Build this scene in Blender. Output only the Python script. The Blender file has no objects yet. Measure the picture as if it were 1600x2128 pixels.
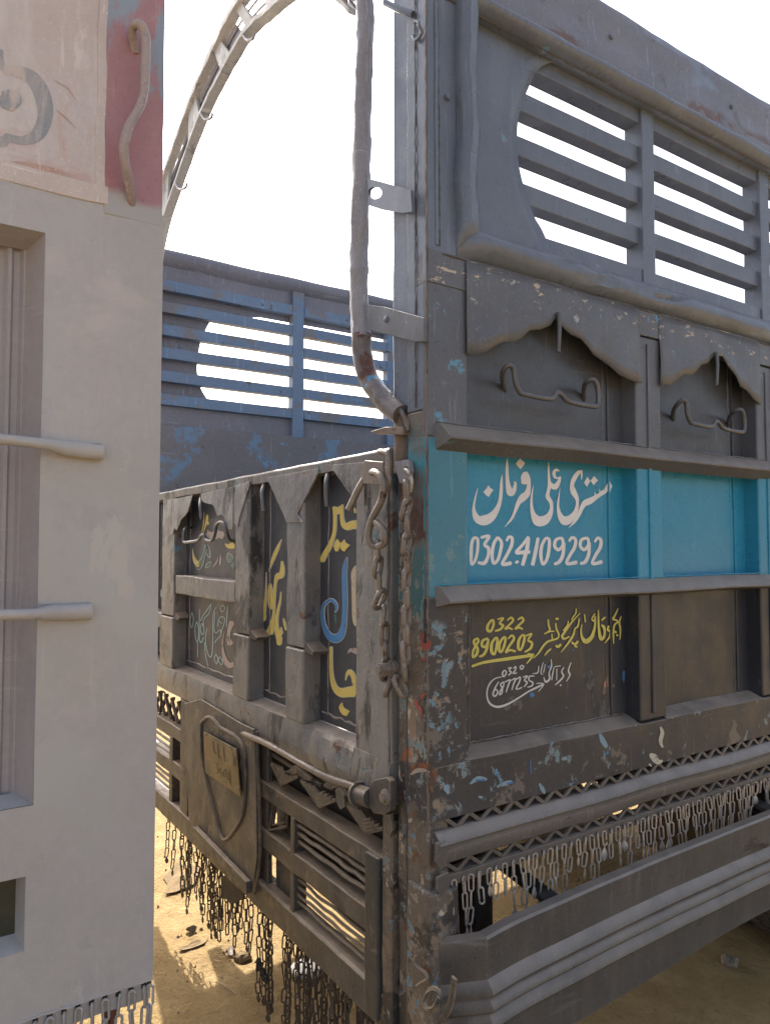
import bpy, bmesh, math, random
from mathutils import Vector, Matrix, noise
random.seed(7)
scene = bpy.context.scene
COL = scene.collection
# ---------------------------------------------------------------- camera
# World axes: X runs forward along the cargo truck's side, Y across its tail, Z up; its near rear corner is the origin.
CF = 1533.0                                    # focal length of the 1600 x 2128 photograph, in its pixels
PITCH = math.atan(71/CF); YAW = math.radians(56.1)
FW = (math.cos(YAW), math.sin(YAW)); RT = (math.sin(YAW), -math.cos(YAW))
CAM = (-1.0338, -1.3535, 1.62)
cam_d = bpy.data.cameras.new('camera'); cam = bpy.data.objects.new('camera', cam_d); COL.objects.link(cam)
cam.location = CAM
_cp, _sp = math.cos(PITCH), math.sin(PITCH)
_f = Vector((FW[0]*_cp, FW[1]*_cp, _sp)); _r = Vector((RT[0], RT[1], 0)); _u = _r.cross(_f)
cam.rotation_euler = Matrix((_r, _u, -_f)).transposed().to_euler()
cam_d.sensor_fit = 'VERTICAL'; cam_d.sensor_height = 24; cam_d.lens = CF/2128*24
cam_d.clip_start = 0.02; cam_d.clip_end = 2000
scene.camera = cam
# ---------------------------------------------------------------- sky, sun, exposure
SUN_EL = math.radians(39); SUN_DIR = Vector((0.18, 1.0, 0)).normalized()   # horizontal direction towards the sun
world = bpy.data.worlds.new('World'); scene.world = world; world.use_nodes = True
wn = world.node_tree; wn.nodes.clear()
sky = wn.nodes.new('ShaderNodeTexSky'); sky.sky_type = 'NISHITA'; sky.sun_disc = False
sky.sun_elevation = SUN_EL; sky.sun_rotation = math.atan2(SUN_DIR.x, SUN_DIR.y)
sky.air_density = 1.0; sky.dust_density = 6.0; sky.ozone_density = 1.0; sky.altitude = 200
hs = wn.nodes.new('ShaderNodeHueSaturation'); hs.inputs['Saturation'].default_value = 0.7; hs.inputs['Value'].default_value = 1.0
bg = wn.nodes.new('ShaderNodeBackground'); bg.inputs['Strength'].default_value = 0.10
wo = wn.nodes.new('ShaderNodeOutputWorld')
wn.links.new(sky.outputs[0], hs.inputs['Color']); wn.links.new(hs.outputs[0], bg.inputs[0]); wn.links.new(bg.outputs[0], wo.inputs[0])
sun_d = bpy.data.lights.new('sun', 'SUN'); sun_d.energy = 2.95; sun_d.angle = math.radians(0.6); sun_d.color = (1.0, 0.95, 0.87)
sun = bpy.data.objects.new('sun', sun_d); COL.objects.link(sun)
sun.rotation_euler = (SUN_DIR*math.cos(SUN_EL) + Vector((0, 0, math.sin(SUN_EL)))).to_track_quat('Z', 'Y').to_euler()
scene.view_settings.view_transform = 'Standard'; scene.view_settings.look = 'None'
scene.view_settings.exposure = 1.75; scene.view_settings.gamma = 1; scene.view_settings.use_curve_mapping = False
scene.cycles.max_bounces = 6; scene.cycles.diffuse_bounces = 4; scene.cycles.glossy_bounces = 3

# ---------------------------------------------------------------- measuring helpers (photo pixel -> point on a real plane)
def ray(px, py):
    a = (px-800)/CF; b = -(py-1064)/CF
    return (FW[0]*_cp+RT[0]*a-FW[0]*_sp*b, FW[1]*_cp+RT[1]*a-FW[1]*_sp*b, _sp+_cp*b)
def on(px, py, ax, v):
    D = ray(px, py); t = (v-CAM[ax])/D[ax]
    return Vector([CAM[i]+D[i]*t for i in range(3)])
def S(px, py, y=0.0): p = on(px, py, 1, y); return (p.x, p.z)      # side plane
def B(px, py, x=0.0): p = on(px, py, 0, x); return (p.y, p.z)      # rear plane
def G(px, py): return on(px, py, 2, 0.0)

# ---------------------------------------------------------------- mesh helpers
def catmull(pts, n=5):
    if len(pts) < 3: return [tuple(p) for p in pts]
    P = [pts[0]]+list(pts)+[pts[-1]]; out = []
    for i in range(1, len(P)-2):
        for k in range(n):
            t = k/n; a, b, c, d = P[i-1], P[i], P[i+1], P[i+2]
            out.append(tuple(0.5*((2*b[j])+(-a[j]+c[j])*t+(2*a[j]-5*b[j]+4*c[j]-d[j])*t*t+(-a[j]+3*b[j]-3*c[j]+d[j])*t**3) for j in range(len(b))))
    out.append(tuple(pts[-1])); return out
class MB:
    def __init__(s): s.v = []; s.f = []
    def add(s, vs, fs):
        o = len(s.v); s.v += [tuple(v) for v in vs]; s.f += [tuple(i+o for i in f) for f in fs]; return s
    def box(s, x0, x1, y0, y1, z0, z1):
        return s.add([(x, y, z) for x in (x0, x1) for y in (y0, y1) for z in (z0, z1)],
                     [(0, 1, 3, 2), (4, 6, 7, 5), (0, 4, 5, 1), (2, 3, 7, 6), (0, 2, 6, 4), (1, 5, 7, 3)])
    def gbox(s, x0, x1, y0, y1, z0, z1, ax=0, n=12):               # box cut into n lengths along one axis, so it can be dented
        lo = [x0, y0, z0]; hi = [x1, y1, z1]; o1, o2 = [i for i in range(3) if i != ax]; rings = []
        for k in range(n+1):
            t = lo[ax]+(hi[ax]-lo[ax])*k/n; r = []
            for (a, b) in ((lo[o1], lo[o2]), (hi[o1], lo[o2]), (hi[o1], hi[o2]), (lo[o1], hi[o2])):
                p = [0, 0, 0]; p[ax] = t; p[o1] = a; p[o2] = b; r.append(tuple(p))
            rings.append(r)
        return s.loft(rings)
    def loft(s, rings, closed=True, caps=True):
        m = len(rings[0]); vs = [p for r in rings for p in r]; fs = []
        for i in range(len(rings)-1):
            for j in range(m if closed else m-1):
                k = (j+1) % m; fs.append((i*m+j, i*m+k, (i+1)*m+k, (i+1)*m+j))
        if caps and closed:
            fs.append(tuple(range(m))[::-1]); fs.append(tuple((len(rings)-1)*m+j for j in range(m)))
        return s.add(vs, fs)
    def tube(s, pts, r, n=8, sm=4, closed=False, flat=1.0):
        pts = catmull(pts, sm) if sm > 1 else [tuple(p) for p in pts]
        P = [Vector(p[:3]) for p in pts]; R = [p[3] if len(p) > 3 else r for p in pts]; N = len(P); rings = []; up = None
        for i in range(N):
            t = (P[(i+1) % N]-P[i-1]) if closed else (P[min(i+1, N-1)]-P[max(i-1, 0)])
            if t.length < 1e-9: t = Vector((0, 0, 1))
            t.normalize()
            if up is None: up = t.orthogonal().normalized() if abs(t.x) > .9 else (Vector((1, 0, 0))-t*t.x).normalized()
            up = (up-t*up.dot(t)); up = up.normalized() if up.length > 1e-6 else t.orthogonal().normalized()
            sd = t.cross(up)
            rings.append([tuple(P[i]+(up*math.cos(a)*flat+sd*math.sin(a))*R[i]) for a in [2*math.pi*k/n for k in range(n)]])
        if closed: rings.append(rings[0]); return s.loft(rings, caps=False)
        return s.loft(rings)
    def bar(s, a, b, w, h, up=(0, 0, 1)):
        a = Vector(a); b = Vector(b); t = (b-a).normalized(); up = Vector(up); sd = t.cross(up).normalized(); u = sd.cross(t)
        return s.loft([[tuple(p+sd*x*w/2+u*y*h/2) for x, y in ((-1, -1), (1, -1), (1, 1), (-1, 1))] for p in (a, b)])
    def plate(s, poly, ax, o0, o1):                                # polygon in the plane across axis ax, between o0 and o1
        def P(q, o): return (o, q[0], q[1]) if ax == 0 else (q[0], o, q[1]) if ax == 1 else (q[0], q[1], o)
        m = len(poly)
        return s.add([P(q, o0) for q in poly]+[P(q, o1) for q in poly],
                     [tuple(range(m)), tuple(range(m, 2*m))[::-1]]+[(i, (i+1) % m, (i+1) % m+m, i+m) for i in range(m)])
    def wob(s, amp, sc=6.0, axes=(1, 1, 1), seed=0):
        for i, v in enumerate(s.v):
            n = noise.noise_vector(Vector(v)*sc+Vector((seed*3.7, seed*1.3, seed)))
            s.v[i] = tuple(v[k]+n[k]*amp*axes[k] for k in range(3))
        return s
    def build(s, name, mat, parent=None, bevel=0.0, smooth=False, seg=2, solid=0, sharp=.9):
        me = bpy.data.meshes.new(name); me.from_pydata(s.v, [], s.f); me.materials.append(mat)
        bm = bmesh.new(); bm.from_mesh(me); bmesh.ops.recalc_face_normals(bm, faces=bm.faces)
        if smooth:
            for f in bm.faces: f.smooth = True
            for e in bm.edges:
                if len(e.link_faces) == 2 and e.calc_face_angle(0) > sharp: e.smooth = False
        bm.to_mesh(me); bm.free()
        o = bpy.data.objects.new(name, me); COL.objects.link(o)
        if parent:
            o.parent = parent
        if bevel:
            m = o.modifiers.new('edge', 'BEVEL'); m.width = bevel; m.segments = seg; m.limit_method = 'ANGLE'; m.angle_limit = 0.6
            for f in me.polygons: f.use_smooth = True
            m.harden_normals = True
        return o
def empty(name, loc, label=None, cat=None, parent=None):
    o = bpy.data.objects.new(name, None); COL.objects.link(o); o.location = loc; o.empty_display_size = .2
    if label: o['label'] = label; o['category'] = cat
    if parent: o.parent = parent
    return o
def inst(src, parent, loc=(0, 0, 0), rot=None):
    c = src.copy(); COL.objects.link(c); c.parent = parent; c.location = loc
    if rot: c.rotation_euler = rot
    return c

# ---------------------------------------------------------------- materials
class NT:
    def __init__(s, name):
        s.m = bpy.data.materials.new(name); s.m.use_nodes = True; s.t = s.m.node_tree; s.t.nodes.clear()
        s.out = s.n('ShaderNodeOutputMaterial'); s.geo = s.n('ShaderNodeNewGeometry'); s.pos = s.geo.outputs['Position']
    def n(s, ty, **kw):
        x = s.t.nodes.new(ty)
        for k, v in kw.items(): setattr(x, k, v)
        return x
    def put(s, sock, v):
        if hasattr(v, 'is_linked') or isinstance(v, bpy.types.NodeSocket): s.t.links.new(v, sock)
        elif isinstance(v, (tuple, list)) and len(v) == 3 and len(sock.default_value) == 4: sock.default_value = (*v, 1)
        else: sock.default_value = v
    def math(s, op, a, b=0.5, clamp=False):
        x = s.n('ShaderNodeMath', operation=op, use_clamp=clamp); s.put(x.inputs[0], a); s.put(x.inputs[1], b); return x.outputs[0]
    def noise(s, sc, det=3, rough=.55, stretch=(1, 1, 1), off=0, dist=0):
        mp = s.n('ShaderNodeMapping'); s.put(mp.inputs['Vector'], s.pos); mp.inputs['Scale'].default_value = stretch
        mp.inputs['Location'].default_value = (off*1.7, off*.9, off*2.3)
        x = s.n('ShaderNodeTexNoise'); s.put(x.inputs['Vector'], mp.outputs[0]); x.inputs['Scale'].default_value = sc
        x.inputs['Detail'].default_value = det; x.inputs['Roughness'].default_value = rough; x.inputs['Distortion'].default_value = dist
        return x.outputs[0]
    def rng(s, v, a, b, c=0.0, d=1.0):
        x = s.n('ShaderNodeMapRange'); s.put(x.inputs[0], v)
        for i, q in enumerate((a, b, c, d)): x.inputs[i+1].default_value = q
        return x.outputs[0]
    def mix(s, f, a, b, mode='MIX'):
        x = s.n('ShaderNodeMix', data_type='RGBA', blend_type=mode); s.put(x.inputs[0], f); s.put(x.inputs[6], a); s.put(x.inputs[7], b); return x.outputs[2]
    def band(s, axis, lo, hi, fade=.06):                            # 1 between two heights (a paint zone with a ragged border)
        sp = s.n('ShaderNodeSeparateXYZ'); s.put(sp.inputs[0], s.pos); z = sp.outputs[axis]
        z = s.math('ADD', z, s.rng(s.noise(9, 4, off=3), 0, 1, -fade, fade))
        return s.math('MULTIPLY', s.rng(z, lo, lo+fade*.5), s.rng(z, hi, hi-fade*.5))
LIFT = {'weathered paint paled for flare': ((.68, .80, .97)), 'dark grey paint': (1.12, 1.22, 1.38), 'grey primer': (1.13, 1.10, 1.10), 'grey primer with recess shade': (1.08, 1.07, 1.09), 'flaking grey band': (1.12, 1.2, 1.36), 'smooth dark grey sheet': (1.02, 1.1, 1.25),
        'old pink red paint': (.92, 1.0, 1.05), 'peeled cream board': (1.15, 1.2, 1.25), 'pale filler': (1.15, 1.2, 1.22), 'white sign paint': (1.25, 1.25, 1.3), 'thin white sign paint': (1.3, 1.3, 1.3), 'turquoise paint': (1.0, 1.15, 1.22), 'turquoise paint on stile': (.85, 1.0, 1.05), 'yellow sign paint': (1.15, 1.25, 1.15),
        'worn grey brown tailgate frame': (1.04, 1.15, 1.27), 'black tailgate panel': (.8, .84, .92), 'dusty rusty steel': (.80, .87, .97), 'black paint': (.86, .98, 1.25), 'chipped black skirt': (.95, 1.0, 1.12), 'dusty grey aluminium guard': (1.14, 1.12, 1.12), 'scuffed grey beam': (.84, .80, .78), 'creased grey sleeve': (.95, .95, 1.0),
        'worn blue inside paint': (.95, .95, 1.0), 'blue slat paint': (.72, .74, .76), 'inside sheet paled for flare': (1.25, 1.25, 1.32), 'layered paint of the corner post': (1.0, 1.0, 1.02), 'dusty chain steel': (1.65, 1.6, 1.55)}
def paint(name, base, base2=None, rough=.5, metal=0., chips=(), dust=None, film=None, wear=None, bump=.25, spec=.5, streak=None, big=3.0, grit=.55, rim=None):
    lf = LIFT.get(name, (1, 1, 1)); base = tuple(min(.85, a*b) for a, b in zip(base, lf)); base2 = tuple(min(.85, a*b) for a, b in zip(base2, lf)) if base2 else None
    if film: film = (tuple(min(.8, a*b) for a, b in zip(film[0], lf)),)+tuple(film[1:])
    if streak: streak = (tuple(min(.8, a*b) for a, b in zip(streak[0], lf)),)+tuple(streak[1:])
    if name in ('grey primer', 'grey primer with recess shade', 'peeled cream board'): chips = [(tuple(min(.85, a*b) for a, b in zip(ch[0], lf)),)+tuple(ch[1:]) for ch in chips]
    t = NT(name); base2 = base2 or tuple(c*1.25 for c in base)
    c = t.mix(t.rng(t.noise(big, 4, .6, off=1), .35, .65), base, base2)
    c = t.mix(t.rng(t.noise(55, 3, .7, off=2), .3, .7, 0, .35), c, tuple(x*.72 for x in base))
    h = t.noise(26, 5, .6, off=5); hsum = h
    if streak:
        m = t.rng(t.noise(streak[1], 4, .65, (1, 1, .12), off=8), .5, .68, 0, streak[2]); c = t.mix(m, c, streak[0])
    if film:                                                        # thin dried dirt lying over the paint
        m = t.rng(t.noise(film[1], 5, .62, off=11), .42, .7, film[3] if len(film) > 3 else .05, film[2]); c = t.mix(m, c, film[0])
    if grit:
        lt = tuple(x*1.9+.035 for x in base); dk = tuple(x*.45 for x in base)
        c = t.mix(t.rng(t.noise(75, 3, .6, (1, 1, .07), off=31), .635, .67, 0, grit*.8), c, lt)
        c = t.mix(t.rng(t.noise(60, 3, .6, (.07, .07, 1), off=37), .665, .70, 0, grit*.7), c, lt)
        c = t.mix(t.rng(t.noise(170, 2, .7, off=41), .63, .69, 0, grit), c, lt)
        c = t.mix(t.rng(t.noise(95, 3, .7, off=43), .62, .68, 0, grit), c, dk)
    for i, ch in enumerate(chips):
        colr, sc, thr = ch[:3]; soft = ch[3] if len(ch) > 3 and ch[3] else .012; st = ch[4] if len(ch) > 4 and ch[4] else (1, 1, 1)
        nz_ = t.noise(sc, 9, .66, st, off=20+7*i, dist=.3)
        m = t.rng(nz_, thr, thr+soft); mk = None
        if len(ch) > 5 and ch[5]: mk = t.band(2, *ch[5])
        if len(ch) > 6 and ch[6]: mk = t.math('MULTIPLY', mk, t.band(*ch[6])) if mk else t.band(*ch[6])
        if mk: m = t.math('MULTIPLY', m, mk)
        if rim and soft < .025 and thr > 0:
            rm = t.rng(nz_, thr-.016, thr-.008, 0, rim[1])
            if mk: rm = t.math('MULTIPLY', rm, mk)
            c = t.mix(rm, c, rim[0])
        c = t.mix(m, c, colr); hsum = t.math('SUBTRACT', hsum, t.math('MULTIPLY', m, .35))
    if wear:
        bv = t.n('ShaderNodeBevel', samples=3); bv.inputs['Radius'].default_value = wear[1]
        dp = t.n('ShaderNodeVectorMath', operation='DOT_PRODUCT'); t.put(dp.inputs[0], bv.outputs[0]); t.put(dp.inputs[1], t.geo.outputs['Normal'])
        e = t.rng(dp.outputs['Value'], .985, .90); e = t.math('MULTIPLY', e, t.rng(t.noise(30, 4, .7, off=4), .38, .58, 0, wear[2]))
        c = t.mix(e, c, wear[0])
    if dust:
        sp = t.n('ShaderNodeSeparateXYZ'); t.put(sp.inputs[0], t.geo.outputs['Normal'])
        m = t.math('MULTIPLY', t.rng(sp.outputs[2], .25, .9), t.rng(t.noise(14, 4, off=9), .3, .6, dust[1]*.55, dust[1])); c = t.mix(m, c, dust[0])
    b = t.n('ShaderNodeBump'); b.inputs['Strength'].default_value = bump; b.inputs['Distance'].default_value = .004; t.put(b.inputs['Height'], hsum)
    bs = t.n('ShaderNodeBsdfPrincipled'); t.put(bs.inputs['Base Color'], c); bs.inputs['Metallic'].default_value = metal
    t.put(bs.inputs['Roughness'], t.rng(t.noise(12, 3, off=6), .3, .7, rough-.08, rough+.12)); bs.inputs['Specular IOR Level'].default_value = spec
    t.put(bs.inputs['Normal'], b.outputs[0]); t.put(t.out.inputs[0], bs.outputs[0]); return t.m
SB = (.10, .27, .42); CREAM = (.50, .43, .33); RUST = (.11, .045, .028); ORANGE = (.36, .11, .035); DUST = (.39, .305, .235); TEAL = (.035, .20, .26)
PALE = (.30, .30, .28)
M = {}
M['upper'] = paint('weathered paint paled for flare', (.175, .177, .20), (.22, .22, .238), .31, rim=((.28, .28, .29), .5), chips=[((.16, .085, .08), 9, .50, .05, (.4, 1, 1), (3.0, 3.05, .03)), ((.20, .27, .40), 3.5, .50, .12, (.5, 1, 1), (3.10, 3.3, .05)), ((.20, .27, .38), 4, .56, .10, (.4, 1, 1), (2.3, 2.42, .04)), (SB, 7, .69), (CREAM, 14, .74)], film=((.265, .265, .28), 4, .35), streak=((.28, .28, .30), 12, .35), wear=((.34, .34, .35), .004, .6), dust=((.3, .27, .25), .5), grit=.3)  # base paled for lens flare; bluish patches on the lower moulding are painted sheen
M['mid'] = paint('dark grey paint', (.088, .086, .09), (.115, .112, .115), .40, rim=((.16, .155, .155), .5), chips=[(SB, 13, .60, None, None, (1.9, 2.3, .05), (0, -.02, .16, .04)), (SB, 12, .665), (CREAM, 34, .605, None, (.7, 1, 1.5), (2.245, 2.33, .05)), ((.38, .38, .37), 24, .63, None, None, (2.20, 2.33, .05)), (CREAM, 17, .72)], film=((.16, .15, .145), 5, .35), wear=((.22, .22, .22), .003, .6), dust=((.24, .22, .2), .5))
M['band'] = paint('flaking grey band', (.10, .098, .10), (.125, .12, .122), .42, chips=[(CREAM, 26, .60, None, (.6, 1, 1.6)), ((.35, .36, .36), 18, .655), (SB, 13, .64), ((.3, .17, .1), 15, .69)], wear=((.25, .25, .25), .003, .7), dust=((.24, .22, .2), .5))
M['midpanel'] = paint('smooth dark grey sheet', (.060, .061, .066), (.078, .077, .08), .36, chips=[(SB, 9, .73)], film=((.14, .13, .12), 2.5, .3), dust=((.2, .18, .16), .4), bump=.08)
M['blue'] = paint('turquoise paint', (.028, .225, .345), (.034, .245, .365), .30, grit=.18, chips=[(RUST, 13, .725), ((.09, .33, .42), 6, .68), ((.05, .12, .16), 26, .70)], film=((.05, .25, .37), 2.2, .25, 0), dust=((.2, .24, .24), .4), bump=.07)
M['bluestile'] = paint('turquoise paint on stile', (.055, .205, .28), (.075, .225, .29), .38, chips=[(RUST, 17, .67), ((.13, .12, .11), 24, .70), ((.13, .25, .28), 7, .6)], grit=.35, wear=((.16, .07, .04), .006, .9), bump=.3)
M['black'] = paint('black paint', (.030, .029, .030), (.042, .039, .038), .38, chips=[((.10, .09, .08), 5, .66, .05), (SB, 10, .72), ((.14, .12, .1), 7, .70), (SB, 16, .715), (CREAM, 28, .735)], film=((.085, .078, .072), 3.2, .4), wear=((.2, .18, .16), .002, .6), dust=(DUST, .8), bump=.14)
M['skirt'] = paint('chipped black skirt', (.036, .036, .039), (.052, .049, .050), .42, rim=((.2, .18, .16), .6), chips=[((.13, .26, .34), 17, .565, None, None, (1.17, 1.47, .05), (0, -.02, .065, .04)), ((.2, .27, .30), 26, .585, None, None, (1.0, 1.47, .05), (0, -.02, .12, .03)), ((.25, .20, .15), 15, .60, None, None, (1.0, 1.45, .05), (0, -.02, .14, .05)), ((.17, .25, .28), 12, .635, None, None, (.9, 1.5)), (SB, 17, .65), (CREAM, 24, .665), ((.15, .13, .115), 9, .60, .03), ((.16, .08, .05), 19, .69)], film=((.10, .088, .08), 3.2, .45), wear=((.26, .23, .2), .003, .9), dust=(DUST, .85), bump=.25)
M['post'] = paint('layered paint of the corner post', rim=((.36, .31, .26), .8), base=(.115, .098, .083), base2=(.17, .145, .12), rough=.5, grit=.8,
    chips=[((.17, .17, .185), 1.0, -.5, None, None, (1.93, 4, .03)), (TEAL, 1.0, -.5, None, None, (1.46, 1.90, .10)), ((.085, .038, .028), 5, .43, None, (1, 1, .7), (1.52, 1.84, .16)), ((.05, .047, .046), 8, .52, None, (1, 1, .6), (1.4, 1.75, .1), (1, .07, .16, .02)),
           ((.06, .16, .18), 5, .50, None, (1, 1, .5), (1.38, 1.64, .05)), ((.05, .047, .046), 5, .535, .03, None, (.3, 1.45, .06)), ((.30, .27, .23), 20, .61, .02, None, (.3, 1.5, .06)), ((.16, .065, .03), 16, .60, .03, None, (.3, 1.5, .06)), ((.24, .18, .13), 7, .60, .03, None, (.3, 1.5, .06)), ((.16, .25, .27), 14, .62, None, None, (.35, 1.6, .05)),
           (CREAM, 20, .60, None, None, (.75, 1.3, .08)), (SB, 15, .63, None, None, (.3, 1.5)), ((.55, .09, .06), 14, .66, None, (1, 1, .6), (1.15, 1.42, .05)), (ORANGE, 8, .62, .03, None, (1.0, 1.16, .03)), ((.20, .155, .115), 12, .58, .04, None, (.2, 1.0, .05))],
    film=((.2, .155, .12), 6, .5), wear=((.28, .22, .16), .006, .9), bump=.9)
M['gate'] = paint('worn grey brown tailgate frame', rim=((.4, .36, .31), .5), base=(.125, .118, .112), base2=(.21, .185, .165), rough=.45, streak=((.25, .225, .20), 9, .5), big=6, chips=[((.27, .24, .21), 12, .60, .06, (1, 1, .35)), ((.05, .05, .054), 7, .555, .06, (1, 1, .4)), ((.10, .17, .19), 11, .64), (SB, 16, .67), ((.13, .06, .04), 12, .62, .04), ((.45, .36, .08), 13, .73)],
    film=((.30, .24, .19), 5, .55), wear=((.46, .39, .32), .006, .95), dust=((.50, .40, .32), .98), bump=.8)
M['gatepanel'] = paint('black tailgate panel', (.060, .063, .072), (.08, .08, .085), .42, chips=[((.10, .08, .065), 8, .62, .05), (SB, 17, .70), (PALE, 34, .70)], film=((.11, .095, .082), 4, .5), dust=(DUST, .9), bump=.2)
M['inner'] = paint('worn blue inside paint', (.19, .165, .16), (.235, .20, .185), .5, chips=[((.15, .24, .34), 4.5, .555, .06), ((.15, .28, .42), 13, .63, .03), ((.09, .055, .045), 9, .64, .04)], film=((.16, .15, .155), 4, .4), bump=.2)
M['innerslat'] = paint('blue slat paint', (.21, .30, .44), (.25, .34, .48), .42, chips=[((.20, .18, .185), 6, .545, .05), ((.10, .055, .045), 17, .66)], film=((.2, .2, .22), 5, .4), bump=.15)
M['innerdark'] = paint('inside sheet paled for flare', (.15, .14, .15), (.185, .17, .175), .5, chips=[((.45, .45, .42), 30, .76), ((.09, .16, .22), 7, .66)], bump=.1)  # raised by LIFT to put the flare over the far wall into the colour
M['mud'] = paint('dusty rusty steel', (.055, .048, .045), (.095, .078, .066), .5, streak=((.2, .155, .12), 8, .25), big=9, grit=.8, chips=[((.045, .04, .038), 9, .58, .05), ((.17, .125, .09), 13, .58, .05), ((.12, .055, .03), 17, .64, .03)], film=((.20, .165, .13), 7, .42), wear=((.36, .28, .20), .005, .95), dust=((.40, .30, .21), .95), bump=.8)
M['rod'] = paint('dusty rod steel', (.20, .172, .15), (.29, .245, .21), .48, .25, chips=[((.09, .05, .035), 30, .6, .04)], film=((.26, .2, .16), 20, .5), bump=.4)
M['hook'] = paint('dark painted rod', (.10, .10, .108), (.14, .14, .148), .33, .2, dust=((.3, .27, .24), .6), bump=.2)
M['chain'] = paint('dusty chain steel', (.26, .235, .21), (.34, .30, .26), .45, .35, chips=[((.10, .05, .03), 40, .62, .03)], bump=.3)
M['chaindark'] = paint('rusty chain steel', (.07, .055, .045), (.12, .09, .07), .55, .2, chips=[((.15, .11, .08), 40, .6, .03)], bump=.3)
M['guard'] = paint('dusty grey aluminium guard', (.082, .080, .080), (.115, .110, .105), .42, .35, chips=[((.06, .05, .042), 9, .62, .08, (.35, 1, 1)), ((.22, .20, .18), 42, .72, .03)], film=((.17, .155, .14), 3, .35, .12), streak=((.16, .14, .12), 18, .5), wear=((.28, .26, .23), .004, .5), dust=((.36, .295, .24), .85), bump=.15)
M['beam'] = paint('scuffed grey beam', (.135, .132, .13), (.18, .172, .165), .40, .15, chips=[((.15, .26, .32), 10, .66), ((.05, .045, .045), 13, .64, .03), (CREAM, 24, .72)], film=((.22, .19, .17), 5, .45), wear=((.3, .27, .25), .004, .7), dust=((.37, .31, .26), .85), bump=.3)
M['stub'] = paint('blue black stub paint', (.042, .045, .05), (.06, .06, .062), .45, chips=[((.08, .15, .22), 10, .60, .03, (1, 1, .4)), ((.30, .30, .2), 9, .69), ((.16, .13, .11), 14, .60, .04)], wear=((.2, .17, .14), .004, .8), dust=(DUST, .8), bump=.5)
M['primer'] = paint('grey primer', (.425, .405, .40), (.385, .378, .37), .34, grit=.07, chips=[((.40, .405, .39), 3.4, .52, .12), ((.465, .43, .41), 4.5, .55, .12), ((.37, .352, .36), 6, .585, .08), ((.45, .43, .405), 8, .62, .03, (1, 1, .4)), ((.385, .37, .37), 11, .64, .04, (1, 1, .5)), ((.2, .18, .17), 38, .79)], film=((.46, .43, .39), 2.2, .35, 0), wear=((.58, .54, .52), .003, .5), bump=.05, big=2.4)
M['primershade'] = paint('grey primer with recess shade', (.37, .335, .33), (.33, .31, .315), .45, chips=[((.28, .27, .285), 5, .58, .10)], streak=((.27, .245, .25), 14, .4), bump=.05, grit=.12)  # darker copy of the primer with the recess's shade put in
M['red'] = paint('old pink red paint', (.42, .155, .16), (.46, .22, .22), .42, grit=.3, chips=[((.55, .47, .44), 9, .56, .04, (1, 1, .6), (2.36, 2.50, .10)), ((.41, .395, .39), 3, -.5, .05, None, (2.0, 2.425, .05)), ((.28, .33, .40), 7, .55, .05, (1, 1, .45)), ((.56, .47, .44), 10, .66, .03)], film=((.45, .33, .34), 3, .4), wear=((.6, .52, .48), .004, .7), bump=.2)
M['board'] = paint('peeled cream board', (.53, .46, .44), (.50, .40, .36), .5, grit=.2, chips=[((.56, .50, .47), 6, .46, .14, (1, 1, .2)), ((.46, .23, .20), 6, .50, .14, (.6, 1, 1), (2.40, 2.50, .08)), ((.48, .29, .24), 7, .58, .14, (1, 1, .3)), ((.58, .50, .46), 14, .58, .06, (1, 1, .4)), ((.42, .30, .20), 7, .66, .06)], bump=.25)
M['handle'] = paint('grey pink handle paint', (.36, .29, .28), (.42, .35, .33), .4, chips=[((.40, .22, .19), 14, .64, .08), ((.25, .24, .25), 10, .58, .08)], wear=((.6, .5, .46), .004, .8), bump=.5)
M['putty'] = paint('pale filler', (.56, .48, .45), (.50, .41, .385), .6, grit=.3, bump=.6, chips=[((.42, .16, .15), 22, .68, .03)])
M['galv'] = paint('galvanised strip paled for flare', (.50, .49, .46), (.60, .58, .54), .45, .0, chips=[((.30, .29, .28), 16, .58, .05, (1, 1, .4)), ((.22, .14, .10), 30, .70, .03)], bump=.4)  # base raised so the backlit hoop carries the flare
M['topcap'] = paint('faded lilac sheet paled for flare', (.165, .18, .235), (.205, .215, .265), .4, rim=((.26, .26, .28), .5), chips=[((.14, .09, .08), 9, .53, .05, (.35, 1, 1), (2.99, 3.045, .04)), ((.20, .28, .42), 4, .52, .10, (.4, 1, 1), (3.09, 3.3, .05)), ((.12, .125, .15), 7, .58, .06)], wear=((.3, .3, .33), .005, .6), bump=.3)  # faded blue bands are paint; the paler base carries the flare
M['pipe'] = paint('creased grey sleeve', (.27, .265, .28), (.33, .32, .33), .38, chips=[((.15, .09, .07), 18, .69, .03), ((.30, .27, .25), 11, .62, .06)], bump=.4)
M['pipeend'] = paint('bare rusty pipe end', (.15, .13, .125), (.2, .175, .17), .4, .2, chips=[(SB, 17, .62), ((.12, .055, .04), 12, .58, .04)], bump=.7)
M['rustpost'] = paint('rusty stub pipe', (.15, .11, .085), (.20, .15, .115), .55, chips=[((.10, .05, .035), 15, .58, .04), ((.28, .26, .24), 22, .66, .04)], bump=.8)
M['rubber'] = paint('dusty tyre rubber', (.035, .032, .03), (.05, .045, .04), .8, film=((.15, .12, .095), 7, .6, .2), dust=((.2, .16, .12), .6), bump=.4)
M['rim'] = paint('faded red wheel paint', (.26, .07, .045), (.2, .08, .06), .55, film=((.15, .11, .08), 7, .5), bump=.3)
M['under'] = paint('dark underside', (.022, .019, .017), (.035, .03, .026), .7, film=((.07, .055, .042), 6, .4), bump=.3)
M['glass'] = paint('dark tinted glass', (.012, .020, .022), (.02, .035, .035), .12, bump=.0, film=((.03, .05, .05), 6, .5))
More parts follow.
